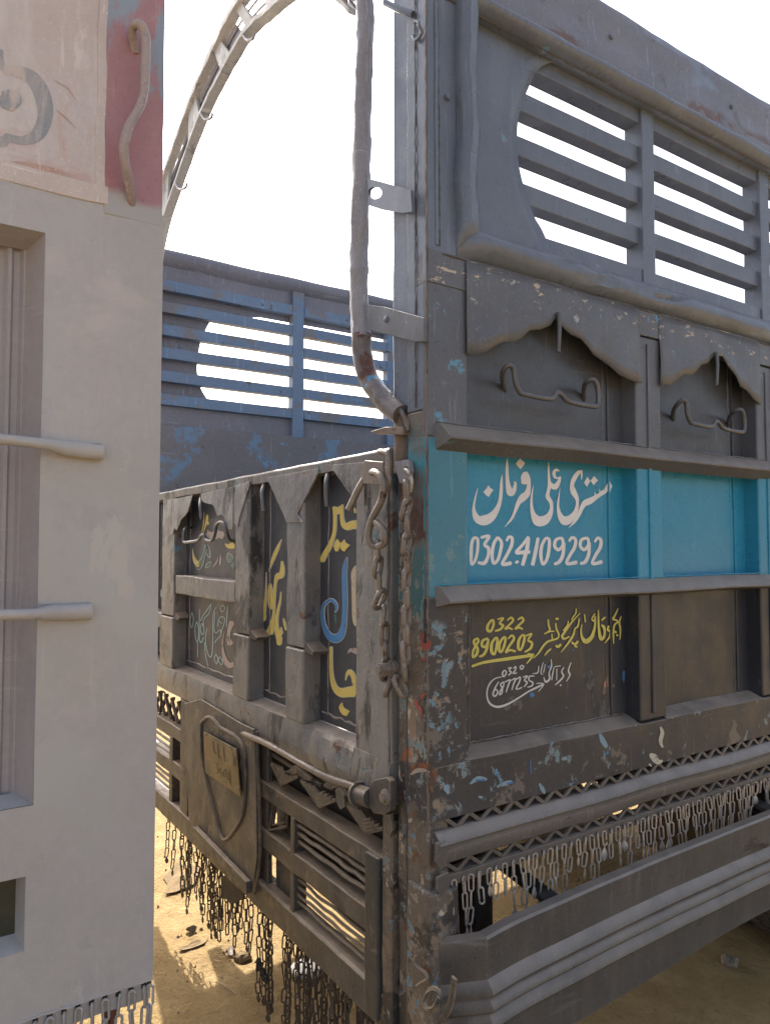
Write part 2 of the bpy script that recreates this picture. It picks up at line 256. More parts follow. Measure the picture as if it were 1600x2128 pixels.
M['plate'] = paint('dirty yellow number plate', (.19, .135, .05), (.15, .108, .045), .5, chips=[((.075, .085, .05), 7, .55, .08), ((.20, .09, .05), 9, .58, .05)], film=((.2, .15, .09), 8, .3), wear=((.36, .29, .2), .002, .8), bump=.3)
M['ink'] = paint('dark embossed ink', (.04, .032, .022), (.05, .04, .03), .6)
def letter(name, c, miss=.66, under=None, **k): return paint(name, c, grit=.0, base2=tuple(x*.86 for x in c), rough=.45, chips=[(under or tuple(x*.55 for x in c), 24, miss, .02)], bump=.06)
M['white'] = letter('white sign paint', (.70, .66, .62), .70, (.55, .46, .38))
M['white2'] = letter('thin white sign paint', (.52, .52, .51), .68)
M['yellow'] = letter('yellow sign paint', (.62, .50, .13), .66, (.40, .36, .13))
M['gyellow'] = letter('ochre lettering paint', (.85, .66, .17), .66, (.30, .23, .08))
M['gblue'] = letter('blue lettering paint', (.09, .28, .58), .64, (.09, .13, .17))
M['outline'] = letter('pale outline paint', (.78, .80, .76), .66, (.3, .31, .3))
M['thin'] = letter('faint outline paint', (.46, .66, .68), .64, (.08, .09, .09))
M['cream'] = letter('cream lettering paint', (.66, .56, .38), .60)
M['pink'] = letter('pinkish lettering paint', (.50, .40, .36), .60, (.12, .1, .09))
M['green'] = letter('green lettering paint', (.09, .20, .16), .60, (.05, .07, .06))
M['slate'] = paint('slate blue flower paint', (.26, .29, .33), (.32, .33, .36), .5, grit=.5, chips=[((.55, .48, .45), 7, .44, .22, (1, 1, .22)), ((.58, .50, .46), 24, .54, .10, (1, 1, .2))], bump=.2)
M['salmon'] = paint('salmon flower paint', (.52, .33, .26), (.50, .36, .31), .5, chips=[((.56, .47, .43), 7, .42, .25, (1, 1, .3))], bump=.2)
# sand
def sand():
    t = NT('dry sandy earth')
    c = t.mix(t.rng(t.noise(1.3, 5, .6), .35, .65), (.35, .24, .108), (.295, .20, .092))
    c = t.mix(t.rng(t.noise(7, 5, .65, off=3), .45, .62), c, (.395, .28, .135))
    c = t.mix(t.rng(t.noise(34, 4, .7, off=5), .56, .66, 0, .55), c, (.21, .15, .095))
    c = t.mix(t.rng(t.noise(130, 3, .7, off=7), .62, .70, 0, .7), c, (.14, .105, .075))
    h = t.math('ADD', t.math('MULTIPLY', t.noise(9, 6, .65, (1.6, .7, 1), off=1), 1.0), t.math('MULTIPLY', t.noise(70, 4, .7, off=2), .35))
    b = t.n('ShaderNodeBump'); b.inputs['Strength'].default_value = .8; b.inputs['Distance'].default_value = .03; t.put(b.inputs['Height'], h)
    bs = t.n('ShaderNodeBsdfPrincipled'); t.put(bs.inputs['Base Color'], c); bs.inputs['Roughness'].default_value = .95; bs.inputs['Specular IOR Level'].default_value = .15
    t.put(bs.inputs['Normal'], b.outputs[0]); t.put(t.out.inputs[0], bs.outputs[0]); return t.m
M['sand'] = sand()
M['stone'] = paint('grey brown pebble', (.19, .145, .105), (.30, .24, .17), .85, bump=.5)
M['litterpale'] = paint('pale litter', (.26, .19, .11), (.22, .16, .095), .95, bump=.3, spec=.05)
M['litterdark'] = paint('dark litter', (.19, .145, .10), (.13, .1, .075), .8, bump=.5)
M['straw'] = paint('dry straw', (.5, .38, .22), (.42, .31, .18), .7)

# ---------------------------------------------------------------- ground
cs = [0]; d = .035
while cs[-1] < 160: cs.append(cs[-1]+d); d = d if cs[-1] < 2.6 else d*1.22
axx = [-c for c in cs[:0:-1]]+cs; n = len(axx); vs = []
for a in axx:
    for b in axx:
        x, y = a+.5, b+1.2; w = max(0, 1-max(abs(a), abs(b))/6)
        z = w*(noise.fractal(Vector((x*1.1, y*1.1, 0)), .9, 2, 5)*.016+max(0, noise.fractal(Vector((x*7, y*7, 3)), .8, 2, 4)-.1)*.010)-.004
        vs.append((x, y, min(z, .02)))
g = MB(); g.add(vs, [(i*n+j, (i+1)*n+j, (i+1)*n+j+1, i*n+j+1) for i in range(n-1) for j in range(n-1)])
def ghgt(x, y):
    w = max(0, 1-max(abs(x-.5), abs(y-1.2))/6)
    return min(w*(noise.fractal(Vector((x*1.1, y*1.1, 0)), .9, 2, 5)*.016+max(0, noise.fractal(Vector((x*7, y*7, 3)), .8, 2, 4)-.1)*.010)-.004, .02)
ground = g.build('ground', M['sand']); ground['kind'] = 'structure'
for f in ground.data.polygons: f.use_smooth = True

# ================================================================ CARGO TRUCK
L = 4.6; W = 2.41
truck = empty('cargo_truck', (0, 0, 0), 'black and turquoise painted cargo truck with slatted sides, chains and Urdu lettering on its side', 'truck')
def P(name, mb, mat, **k): return mb.build(name, M[mat] if isinstance(mat, str) else mat, truck, **k)

# ---- near side: posts, panels, rails
posts = [(.75, .868), (1.386, 1.504), (2.022, 2.14), (2.658, 2.776), (3.294, 3.412), (3.93, 4.048), (4.5, 4.6)]
zones = [('mid', 1.875, 2.24), ('bluestile', 1.50, 1.875), ('skirt', 1.09, 1.50)]
for m, z0, z1 in zones:
    P('corner_stile', MB().gbox(-.005, .114, .0, .02, z0+.001, z1, 2, 10).wob(.0015, 9), m, bevel=.003)
pz = [('mid', 1.875, 2.235), ('blue', 1.50, 1.875), ('black', 1.12, 1.50)]
for (a, b) in posts:
    for m, z0, z1 in pz:
        P('side_post', MB().gbox(a, b, .0, .07, z0+.001, z1, 2, 8).wob(.002, 7), m, bevel=.006)
        P('post_seam', MB().gbox(a+.050, a+.062, -.005, .002, z0+.02, z1-.02, 2, 8).wob(.001, 12), m, bevel=.003)
bays = [(.114, .75)]+[(posts[i][1], posts[i+1][0]) for i in range(6)]
midp = []; bluep = []; blackp = []
for i, (a, b) in enumerate(bays):
    for m, z0, z1, lst in (('midpanel', 1.875, 2.26, midp), ('blue', 1.50, 1.875, bluep), ('black', 1.12, 1.50, blackp)):
        nx = 10; mb = MB(); vs = []
        for u in range(nx+1):
            for v in range(7):
                x = a-.01+(b-a+.02)*u/nx; z = z0+(z1-z0)*v/6
                vs.append((x, .0505+(noise.noise(Vector((x*4, z*4, 2)))*.004 if i else 0), z))
        mb.add(vs, [(u*7+v, (u+1)*7+v, (u+1)*7+v+1, u*7+v+1) for u in range(nx) for v in range(6)])
        lst.append(P('side_panel', mb, m, smooth=True))
        w = MB().tube([(b-.085+.002*random.uniform(-1, 1), .052, z0+.02+(z1-z0-.04)*k/14, .0022+random.random()*.002) for k in range(15)], .003, 6, 2)
        P('weld_seam', w, m if m != 'midpanel' else 'mid', smooth=True)
        P('panel_lip', MB().gbox(b-.07, b-.064, .046, .056, z0+.02, z1-.01, 2, 3), m, bevel=.001)
# rails: angle iron with its corner outward
def ridge(name, z, up, dn, out, mat, x0=.016):
    rings = []; K = 46
    for k in range(K+1):
        x = x0+(L-x0)*k/K; w = noise.noise(Vector((x*3.1, z*9, 0)))*.003; e = .006 if k == 0 else 0
        rings.append([(x-e, .004, z+up+w), (x+e*2.2, -.004, z+up-.003+w), (x+e*3, -out+w, z+w+.003), (x+e*3, -out+w, z+w-.002), (x, .004, z-dn+w)])
    return P(name, MB().loft(rings), mat, bevel=.0015)
ridge('side_rail', 1.872, .038, .030, .036, 'beam'); ridge('side_rail', 1.490, .038, .012, .034, 'beam')
# skirt, sill above it
P('side_skirt', MB().gbox(-.006, L, -.001, .05, .992, 1.115, 0, 30).wob(.0012, 5), 'skirt', bevel=.003)
for (a, b) in bays:
    rings = []
    for k in range(13):
        x = a+(b-a)*k/12; w = noise.noise(Vector((x*6, 1, 0)))*.003
        rings.append([(x, -.001, 1.116+w), (x, -.001, 1.10), (x, .058, 1.10), (x, .058, 1.138+w), (x, .045, 1.134+w)])
    P('panel_sill', MB().loft(rings), 'skirt', bevel=.001)
# scalloped valances
val = [[(972, 738), (990, 740), (1010, 734), (1028, 722), (1046, 713), (1069, 714), (1085, 704), (1100, 689), (1123, 687), (1141, 680), (1153, 663), (1168, 682), (1186, 698), (1206, 707), (1222, 725), (1233, 740), (1253, 752), (1267, 763), (1285, 781), (1307, 792), (1330, 798)],
       [(1362, 801), (1382, 801), (1397, 792), (1415, 780), (1436, 781), (1447, 772), (1456, 761), (1474, 758), (1487, 743), (1510, 745), (1523, 767), (1539, 785), (1550, 808), (1568, 817), (1582, 835), (1600, 847)]]
def valance(pts, x0, x1):
    q = [S(*p) for p in pts]; a, b = q[0][0], q[-1][0]
    q = [(x0+(p[0]-a)/(b-a)*(x1-x0), p[1]) for p in q]; q2 = []
    for i in range(len(q)-1):
        for k in range(3): q2.append((q[i][0]+(q[i+1][0]-q[i][0])*k/3, q[i][1]+(q[i+1][1]-q[i][1])*k/3))
    q = q2+[q[-1]]
    mb = MB(); ns = len(q); vs = []; rows = 6
    for (x, zb) in q:
        for r in range(rows+1):
            t = r/rows; z = zb+(2.312-zb)*t
            vs.append((x, -.0045-(1-t)*.004*(1+noise.noise(Vector((x*14, z*14, 0))))+noise.noise(Vector((x*9, z*9, 4)))*.003, z))
    m2 = rows+1
    mb.add(vs, [(i*m2+r, (i+1)*m2+r, (i+1)*m2+r+1, i*m2+r+1) for i in range(ns-1) for r in range(rows)])
    o = P('scalloped_valance', mb, 'mid', smooth=True); md = o.modifiers.new('thick', 'SOLIDIFY'); md.thickness = .0035; md.offset = 0
    return o
valance(val[0], .108, .763)
for i in range(1, 7): valance(val[1], bays[i][0]-.012, bays[i][1]+.014)
P('upper_band', MB().gbox(-.004, L, -.003, .05, 2.238, 2.318, 0, 44).wob(.003, 8), 'band', bevel=.002)
# hooks welded on the panels
hk = [(1049, 812), (1044, 790), (1045, 771), (1057, 759), (1067, 768), (1071, 795), (1080, 815), (1091, 820), (1143, 829), (1157, 816), (1168, 822), (1182, 835), (1232, 845), (1242, 838), (1242, 810), (1234, 790), (1218, 794), (1213, 808), (1213, 832)]
def hook(x_shift, sc=1.0, zs=0):
    ys = [.052 if i in (0, 18) else .03 if i in (1, 17) else -.002 if i in (2, 16) else -.02 for i in range(19)]; pts = [S(*p, y=ys[i]) for i, p in enumerate(hk)]; cx = .415; out = []
    for i, (x, z) in enumerate(pts):
        y = ys[i]
        out.append((cx+(x-cx)*sc+x_shift, y, z+zs))
    return out
hook_o = P('hook', MB().tube(hook(0), .0068, 8, 4), 'hook', smooth=True)
peg_o = P('peg', MB().tube([(S(1151, 668)[0], -.016, 2.235), (S(1151, 690)[0], -.018, 2.19), (S(1151, 736)[0], -.014, S(1151, 734)[1])], .006, 8, 2), 'hook', smooth=True)
for i in range(1, 7):
    cxn = (bays[i][0]+bays[i][1])/2; 
    inst(hook_o, truck, (cxn-.415, 0, -.008)); inst(peg_o, truck, (cxn-.41, 0, 0))
# window surround
def moulding(z0, z1, out, mat, dents=0.004, seed=0):
    rings = []; K = 90
    for k in range(K+1):
        x = .085+(L-.085)*k/K; r = []
        for a in range(9):
            t = a/8; z = z0+(z1-z0)*t; y = -out*math.sin(math.pi*t)**.8*min(1, max(.04, (x-.083)/.045))
            dn = noise.noise(Vector((x*8+seed, t*2, seed)))*dents
            if seed == 2 and .40 < x < 1.0 and .25 < t < .8: dn += max(0, noise.noise(Vector((x*19, t*3, 1))))*.05
            r.append((x, y+dn, z+noise.noise(Vector((x*5, seed, 0)))*.002))
        r += [(x, .04, z1), (x, .04, z0)]; rings.append(r)
    return P('window_moulding', MB().loft(rings), mat, smooth=True)
moulding(2.316, 2.398, .034, 'upper', .005, 2)
moulding(2.945, 3.00, .030, 'upper', .005, 5)
rings = []
for k in range(31):                                              # upright moulding, badly dented
    z = 2.34+(3.0-2.34)*k/30; e = noise.noise(Vector((z*7, 4, 0)))*.022; c = .111+e*.6; hw = .030+noise.noise(Vector((z*9, 1, 0)))*.006
    rings.append([(c+hw*math.cos(a)*-1, -.034*min(1, max(.05, (z-2.335)/.05))*math.sin(a)**.8*(1 if a > 1.2 else 1.25)-(.004*noise.noise(Vector((z*16, a, 0)))), z) for a in [math.pi*j/8 for j in range(9)]]+[(c+hw, .04, z), (c-hw, .04, z)])
P('window_moulding', MB().loft(rings), 'upper', smooth=True)
P('corner_sheet', MB().gbox(-.005, .085, 0, .02, 2.24, 3.17, 2, 16).wob(.002, 8), 'upper', bevel=.004)
P('corner_fold', MB().gbox(.018, .028, -.004, .002, 2.33, 3.15, 2, 16).wob(.0015, 10), 'upper', bevel=.002)
rings = []
for k in range(71):                                              # sheet above the window with its rolled upper edge
    x = .0+L*k/70; w = noise.noise(Vector((x*2.6, 7, 0)))*.014; r = []
    for (y, z) in ((-.004, 2.999), (-.008, 3.03), (-.004, 3.06), (0, 3.11), (-.008, 3.15), (.0, 3.182), (.03, 3.195), (.06, 3.18), (.07, 3.1), (.07, 3.0)):
        dn = noise.noise(Vector((x*7, z*9, 1)))*.005
        r.append((x, y+dn+(w*.5 if z > 3.1 else 0), z+(w if z > 3.1 else 0)))
    rings.append(r)
P('top_sheet', MB().loft(rings), 'topcap', smooth=True)
P('window_header', MB().gbox(.13, L, .030, .085, 2.905, 2.96, 0, 20).wob(.002, 5), 'upper', bevel=.003)
P('window_sill', MB().gbox(.13, L, .026, .085, 2.38, 2.452, 0, 20).wob(.002, 5), 'upper', bevel=.003)
mull = [(.824, .882), (1.475, 1.533), (2.12, 2.178), (2.766, 2.824), (3.41, 3.468), (4.05, 4.108), (4.55, 4.6)]
edges = [.14]+[q for p in mull for q in p]
for a, b in mull: P('window_mullion', MB().gbox(a, b, .020, .085, 2.40, 2.95, 2, 6).wob(.0015, 6), 'upper', bevel=.003)
for zt in (2.835, 2.71, 2.585):
    for i in range(0, len(edges)-1, 2):
        P('window_slat', MB().gbox(edges[i]-.004, edges[i+1]+.004, .035, .082, zt-.053, zt, 0, 8).wob(.0025, 4, seed=zt), 'upper', bevel=.003)
cut = [(1141, 132), (1114, 147), (1091, 192), (1075, 240), (1071, 280), (1072, 331), (1081, 379), (1094, 418), (1105, 451), (1123, 481), (1141, 523)]
cq = [S(*p, y=.026) for p in cut]; cq = [c[:2] for c in catmull(cq, 3)]
cq = [(cq[0][0]+.05, 2.95)]+cq+[(cq[-1][0]+.03, 2.39)]
sh = MB(); vs = []
for (x, z) in cq:
    for k in range(6):
        xx = .135+(x-.135)*k/5; vs.append((xx, .024+noise.noise(Vector((xx*8, z*8, 9)))*.003-(.004 if k == 5 else 0), z))
sh.add(vs, [(i*6+k, (i+1)*6+k, (i+1)*6+k+1, i*6+k+1) for i in range(len(cq)-1) for k in range(5)])
o = P('window_cutout_sheet', sh, 'upper', smooth=True); md = o.modifiers.new('thick', 'SOLIDIFY'); md.thickness = .003; md.offset = 0

# ---- zigzag friezes, beam, perforated strip, hanging chains
def zig(z0, z1, r):
    pts = []; x = .045; k = 0
    while x < L: pts.append((x, .004, z1 if k % 2 == 0 else z0)); x += .0355; k += 1
    for i in range(len(pts)-1):
        if i < 120:
            P('zigzag_rod', MB().bar(pts[i], pts[i+1], r*2.2, r*1.9, (0, 1, 0)), 'beam', bevel=.0012, seg=1)
zig(.967, .994, .0042); zig(.868, .893, .0040)
rings = []
for k in range(61):
    x = .012+(L-.012)*k/60; w = noise.noise(Vector((x*3, 2, 5)))*.0025
    rings.append([(x, y+w, z+w) for y, z in ((.004, .970), (-.004, .967), (-.020, .951), (-.022, .945), (-.020, .940), (-.008, .938), (-.009, .932), (-.014, .928), (-.016, .918), (-.013, .902), (-.006, .897), (.02, .897), (.045, .90), (.045, .965))])
P('side_beam', MB().loft(rings), 'beam', smooth=True, sharp=.5)
mb = MB(); mb.gbox(.012, L, -.002, .003, .842, .866, 0, 50).wob(.002, 9, (0, 1, 1)); P('perforated_strip', mb, 'beam', bevel=.001)
mb = MB(); mb.gbox(.012, L, .003, .035, .862, .868, 0, 50); P('strip_flange', mb, 'beam')
def linkmesh(mb, c, ln, wd, r, ang=0, lean=0, n=14, m=6):          # one stadium shaped link hanging with its top at c
    hl = ln/2-wd/2; pts = []
    for k in range(n):
        a = 2*math.pi*k/n; x = math.cos(a)*(wd/2-r); z = math.sin(a)*(wd/2-r)+(hl if math.sin(a) >= 0 else -hl)
        x2 = x*math.cos(ang); y2 = x*math.sin(ang); pts.append((c[0]+x2+lean*z, c[1]+y2, c[2]-ln/2+z))
    return mb.tube(pts, r, m, 1, closed=True)
lm = MB(); linkmesh(lm, (0, 0, 0), .043, .0172, .0024)
link_src = lm.build('chain_link', M['chain'], None, smooth=True); LINK = link_src.data; bpy.data.objects.remove(link_src)
sp = MB(); sp.loft([[(math.cos(a)*w, math.sin(a)*w*.35, z) for a in [2*math.pi*k/8 for k in range(8)]] for z, w in ((0, .0018), (-.008, .002), (-.013, .0055), (-.020, .0085), (-.027, .0075), (-.033, .002))])
spo = sp.build('spoon_pendant', M['chain'], None, smooth=True); SPOON = spo.data; bpy.data.objects.remove(spo)
rnd = random.Random(3); x = .062; nch = 0; nlink = 0
while x < 3.2:
    ch = empty('hanging_chain', (x, .0, .853), parent=truck)
    nl = 3 if x < .12 or rnd.random() < .36 else 2
    if x > 1.0: nl = 3
    if rnd.random() < .10: nl += 1
    if rnd.random() < .08: nl = 1
    ch.rotation_euler = (rnd.uniform(-.06, .02), rnd.uniform(-.10, .10), 0)
    z = 0
    hole = MB().box(-.0028, .0028, -.0034, -.0021, -.0035, .0035).build('hole', M['under'], ch); 
    for k in range(nl):
        if nlink >= 285: break
        o = bpy.data.objects.new('chain_link', LINK); COL.objects.link(o); o.parent = ch
        o.location = (rnd.uniform(-.001, .001), -.004, z+.004); o.rotation_euler = (rnd.uniform(-.05, .05), rnd.uniform(-.08, .08), ((k+nch) % 2)*1.15+rnd.uniform(-.3, .3)-.35)
        z -= .0372; nlink += 1
    if rnd.random() < .55:
        o = bpy.data.objects.new('spoon_pendant', SPOON); COL.objects.link(o); o.parent = ch; o.location = (0, -.004, z+.006); o.rotation_euler = (0, rnd.uniform(-.12, .12), rnd.uniform(-.8, .8)); o.scale = (rnd.uniform(1.0, 1.6),)*3
    x += .0262*rnd.uniform(.85, 1.15); nch += 1
# ---- side guard: folded profile with three ribs, bent in at its rear end
gpx = [(1010, 1947), (1069, 1915), (1150, 1878), (1330, 1801), (1450, 1752), (1600, 1693)]
gt = [S(*p, y=-.10) for p in gpx]; gt = [(a, b) for a, b in gt]
path = [(-.005, .015, gt[0][1]-.045), (gt[0][0]-.03, -.085, gt[0][1]-.012)]+[(a, -.10, b) for a, b in gt]+[(1.8, -.10, gt[-1][1]+.005), (2.6, -.1, gt[-1][1]), (3.2, -.1, gt[-1][1])]
pp = [path[0]]+[tuple(path[0][j]+(path[2][j]-path[0][j])*t for j in range(3)) for t in (.35, .7, .985)]+[tuple(c) for c in catmull(path[2:], 6)]
path = pp
prof = [(.022, .002), (0.0, .0), (-.005, -.005), (-.003, -.05), (-.003, -.090), (-.010, -.094), (-.019, -.106), (-.022, -.114), (-.019, -.120), (.0, -.1235), (-.010, -.127), (-.021, -.140), (-.023, -.148), (-.019, -.154), (.0, -.1575), (-.010, -.161), (-.021, -.175), (-.024, -.184), (-.020, -.190), (-.002, -.196), (-.001, -.24), (-.001, -.288), (.004, -.288), (.006, -.2)]
rings = []
for i, p in enumerate(path):
    x = p[0]; extra = -.02*max(0, 1-abs(x-.0)/.25) - .010*math.sin(x*4)
    rings.append([(x, p[1]+a+noise.noise(Vector((x*5, b*6, 0)))*.002, p[2]+b+(extra if b < -.25 else 0)) for a, b in prof])
P('side_guard', MB().loft(rings), 'guard', smooth=True, sharp=.55)
P('guard_bracket', MB().bar((.35, .3, .80), (.35, -.07, .74), .05, .012), 'under'); P('guard_bracket', MB().bar((1.35, .3, .84), (1.35, -.07, .76), .05, .012), 'under')

# ---- lettering: brush strokes as thin raised paint
def strokes(name, lst, tf, plane, off, mat, parent, grow=0.0, lift=0.0, gap=.0006):
    """lst of strokes; a stroke is a list of (x, y, width) in crop pixels. tf -> photo pixels; plane 1 = side, 0 = rear"""
    mb = MB(); e = lift; sc = tf[2]
    for st in lst:
        e += .00006
        if st[0] == 'poly':
            q = []
            for (x, y) in st[1:]:
                px, py = tf[0]+x/sc, tf[1]+y/sc; p = on(px, py, plane, off); p[plane] -= gap+e; q.append(tuple(p))
            mb.add(q, [tuple(range(len(q)))]); continue
        pts = catmull([(a, b, c if len(p3) > 2 else 8) for p3 in st for a, b, c in [(*p3, 8)[:3]]], 6)
        N = len(pts); lft = []; rgt = []
        for i, (x, y, w) in enumerate(pts):
            a = pts[max(i-1, 0)]; b = pts[min(i+1, N-1)]; dx, dy = b[0]-a[0], b[1]-a[1]; l = math.hypot(dx, dy) or 1
            nx, ny = -dy/l, dx/l; h = max(w, 1.5)/2+grow
            lft.append((x+nx*h, y+ny*h, i)); rgt.append((x-nx*h, y-ny*h, i))
        def cap(i, s):
            x, y, w = pts[i]; a = pts[max(i-1, 0)]; b = pts[min(i+1, N-1)]; dx, dy = (b[0]-a[0])*s, (b[1]-a[1])*s; l = math.hypot(dx, dy) or 1
            h = max(w, 1.5)/2+grow; return (x+dx/l*h*.55, y+dy/l*h*.55, i)
        def V(p):
            px, py = tf[0]+p[0]/sc, tf[1]+p[1]/sc; q = on(px, py, plane, off); q[plane] -= gap+e+p[2]*.000002; return tuple(q)
        vs = []; fs = []
        for a, b in zip(lft, rgt): vs += [V(a), V(b)]
        for i in range(N-1): fs.append((2*i, 2*i+1, 2*i+3, 2*i+2))
        vs.append(V(cap(0, -1))); fs.append((0, len(vs)-1, 1)); vs.append(V(cap(N-1, 1))); fs.append((2*N-2, 2*N-1, len(vs)-1))
        mb.add(vs, fs)
    return mb.build(name, M[mat], parent)
TA = (960, 930, 4.706); YP = .0503
name_st = [[(150, 400, 4), (130, 480, 14), (113, 570, 22), (118, 640, 42), (150, 700, 72), (215, 712, 98), (280, 680, 82), (335, 610, 50), (366, 530, 34), (378, 440, 32), (382, 340, 24), (390, 262, 3)],
    ['poly', (255, 368), (273, 395), (305, 414), (285, 440), (257, 484), (230, 465), (204, 436), (232, 405)],
    [(438, 108, 3), (436, 180, 24), (437, 280, 32), (447, 370, 44), (470, 440, 70), (500, 425, 46), (514, 380, 30), (517, 345, 20), (505, 335, 8)],
    ['poly', (568, 100), (582, 125), (612, 150), (595, 180), (570, 212), (545, 190), (522, 160), (545, 125)],
    [(612, 245, 30), (600, 290, 54), (612, 345, 70)], [(625, 240, 20), (645, 300, 34), (648, 380, 38), (632, 450, 58), (590, 490, 70), (548, 540, 44), (520, 610, 30), (485, 690, 22), (450, 735, 14), (412, 778, 2)],
    [(842, 143, 3), (842, 220, 16), (845, 300, 24), (850, 370, 34), (838, 430, 30), (832, 480, 40), (862, 530, 36), (870, 590, 32), (850, 660, 56), (800, 712, 90), (735, 715, 98), (690, 650, 46), (674, 560, 26), (678, 460, 16), (694, 370, 2)],
    [(945, 232, 8), (920, 218, 24), (896, 240, 30), (900, 285, 26), (930, 300, 14), (955, 285, 8)], [(956, 285, 14), (940, 335, 34), (905, 385, 52), (865, 365, 40), (845, 320, 14)],
    [(1170, 230, 14), (1130, 248, 38), (1088, 310, 42), (1070, 370, 38), (1082, 430, 56), (1112, 485, 40), (1122, 540, 28), (1108, 620, 40), (1062, 690, 66), (1000, 716, 86), (955, 670, 50), (934, 590, 26), (938, 500, 14), (953, 400, 2)], [(1162, 232, 14), (1164, 275, 16), (1158, 318, 3)],
    ['poly', (1430, 312), (1446, 345), (1462, 378), (1450, 410), (1438, 442), (1420, 425), (1395, 432), (1398, 385)],
    [(1425, 385, 40), (1385, 430, 42), (1345, 458, 36), (1290, 495, 46), (1240, 525, 60), (1195, 545, 56), (1165, 590, 40), (1135, 660, 32), (1090, 730, 22), (1035, 786, 2)],
    [(1290, 435, 3), (1298, 470, 16), (1310, 490, 14)], [(1335, 408, 3), (1345, 440, 16), (1352, 460, 14)],
    ['poly', (1220, 284), (1247, 328), (1232, 355), (1215, 384), (1185, 345)], ['poly', (1285, 277), (1323, 324), (1300, 345), (1280, 369), (1248, 326)]]
strokes('painted_name', name_st, TA, 1, YP, 'white', bluep[0], 1)
num_st = [[(150, 890, 24), (115, 885, 26), (92, 940, 28), (86, 1040, 30), (90, 1140, 22), (122, 1110, 24), (145, 1030, 24), (152, 950, 26), (150, 890, 24)],
    [(185, 880, 26), (262, 868, 26), (218, 948, 28), (255, 985, 30), (252, 1060, 26), (215, 1130, 34), (155, 1125, 22)],
    [(345, 878, 24), (308, 940, 28), (290, 1040, 30), (305, 1130, 26), (345, 1100, 28), (370, 1020, 28), (382, 930, 28), (345, 878, 24)],
    [(432, 912, 20), (455, 875, 26), (486, 890, 28), (478, 960, 30), (435, 1050, 28), (392, 1140, 28), (475, 1130, 36)],
    [(520, 1125, 24), (545, 1115, 26)], [(645, 875, 26), (590, 950, 26), (525, 1025, 28), (590, 1025, 34), (655, 1020, 34)], [(645, 880, 30), (630, 990, 36), (588, 1150, 30)],
    [(738, 885, 26), (718, 1000, 34), (685, 1148, 32)], [(815, 885, 24), (778, 950, 28), (765, 1050, 30), (785, 1140, 26), (825, 1090, 28), (846, 980, 30), (845, 900, 26), (815, 885, 24)],
    [(955, 885, 24), (912, 905, 28), (900, 965, 28), (940, 1000, 28), (980, 950, 24), (975, 895, 26), (955, 885, 24)], [(990, 930, 26), (982, 1040, 30), (948, 1115, 32), (898, 1140, 24)],
    [(1042, 915, 22), (1072, 880, 26), (1105, 905, 28), (1092, 980, 30), (1045, 1060, 28), (1018, 1135, 26), (1115, 1122, 34)],
    [(1205, 885, 24), (1160, 905, 28), (1150, 965, 28), (1190, 1000, 28), (1228, 950, 24), (1225, 895, 26), (1205, 885, 24)], [(1238, 930, 26), (1232, 1040, 30), (1200, 1115, 32), (1152, 1135, 24)],
    [(1292, 922, 20), (1320, 885, 26), (1352, 910, 28), (1342, 980, 30), (1298, 1055, 28), (1268, 1135, 26), (1360, 1118, 34)]]
strokes('painted_number', num_st, TA, 1, YP, 'white', bluep[0], 2)
TBk = (960, 1240, 4.444)
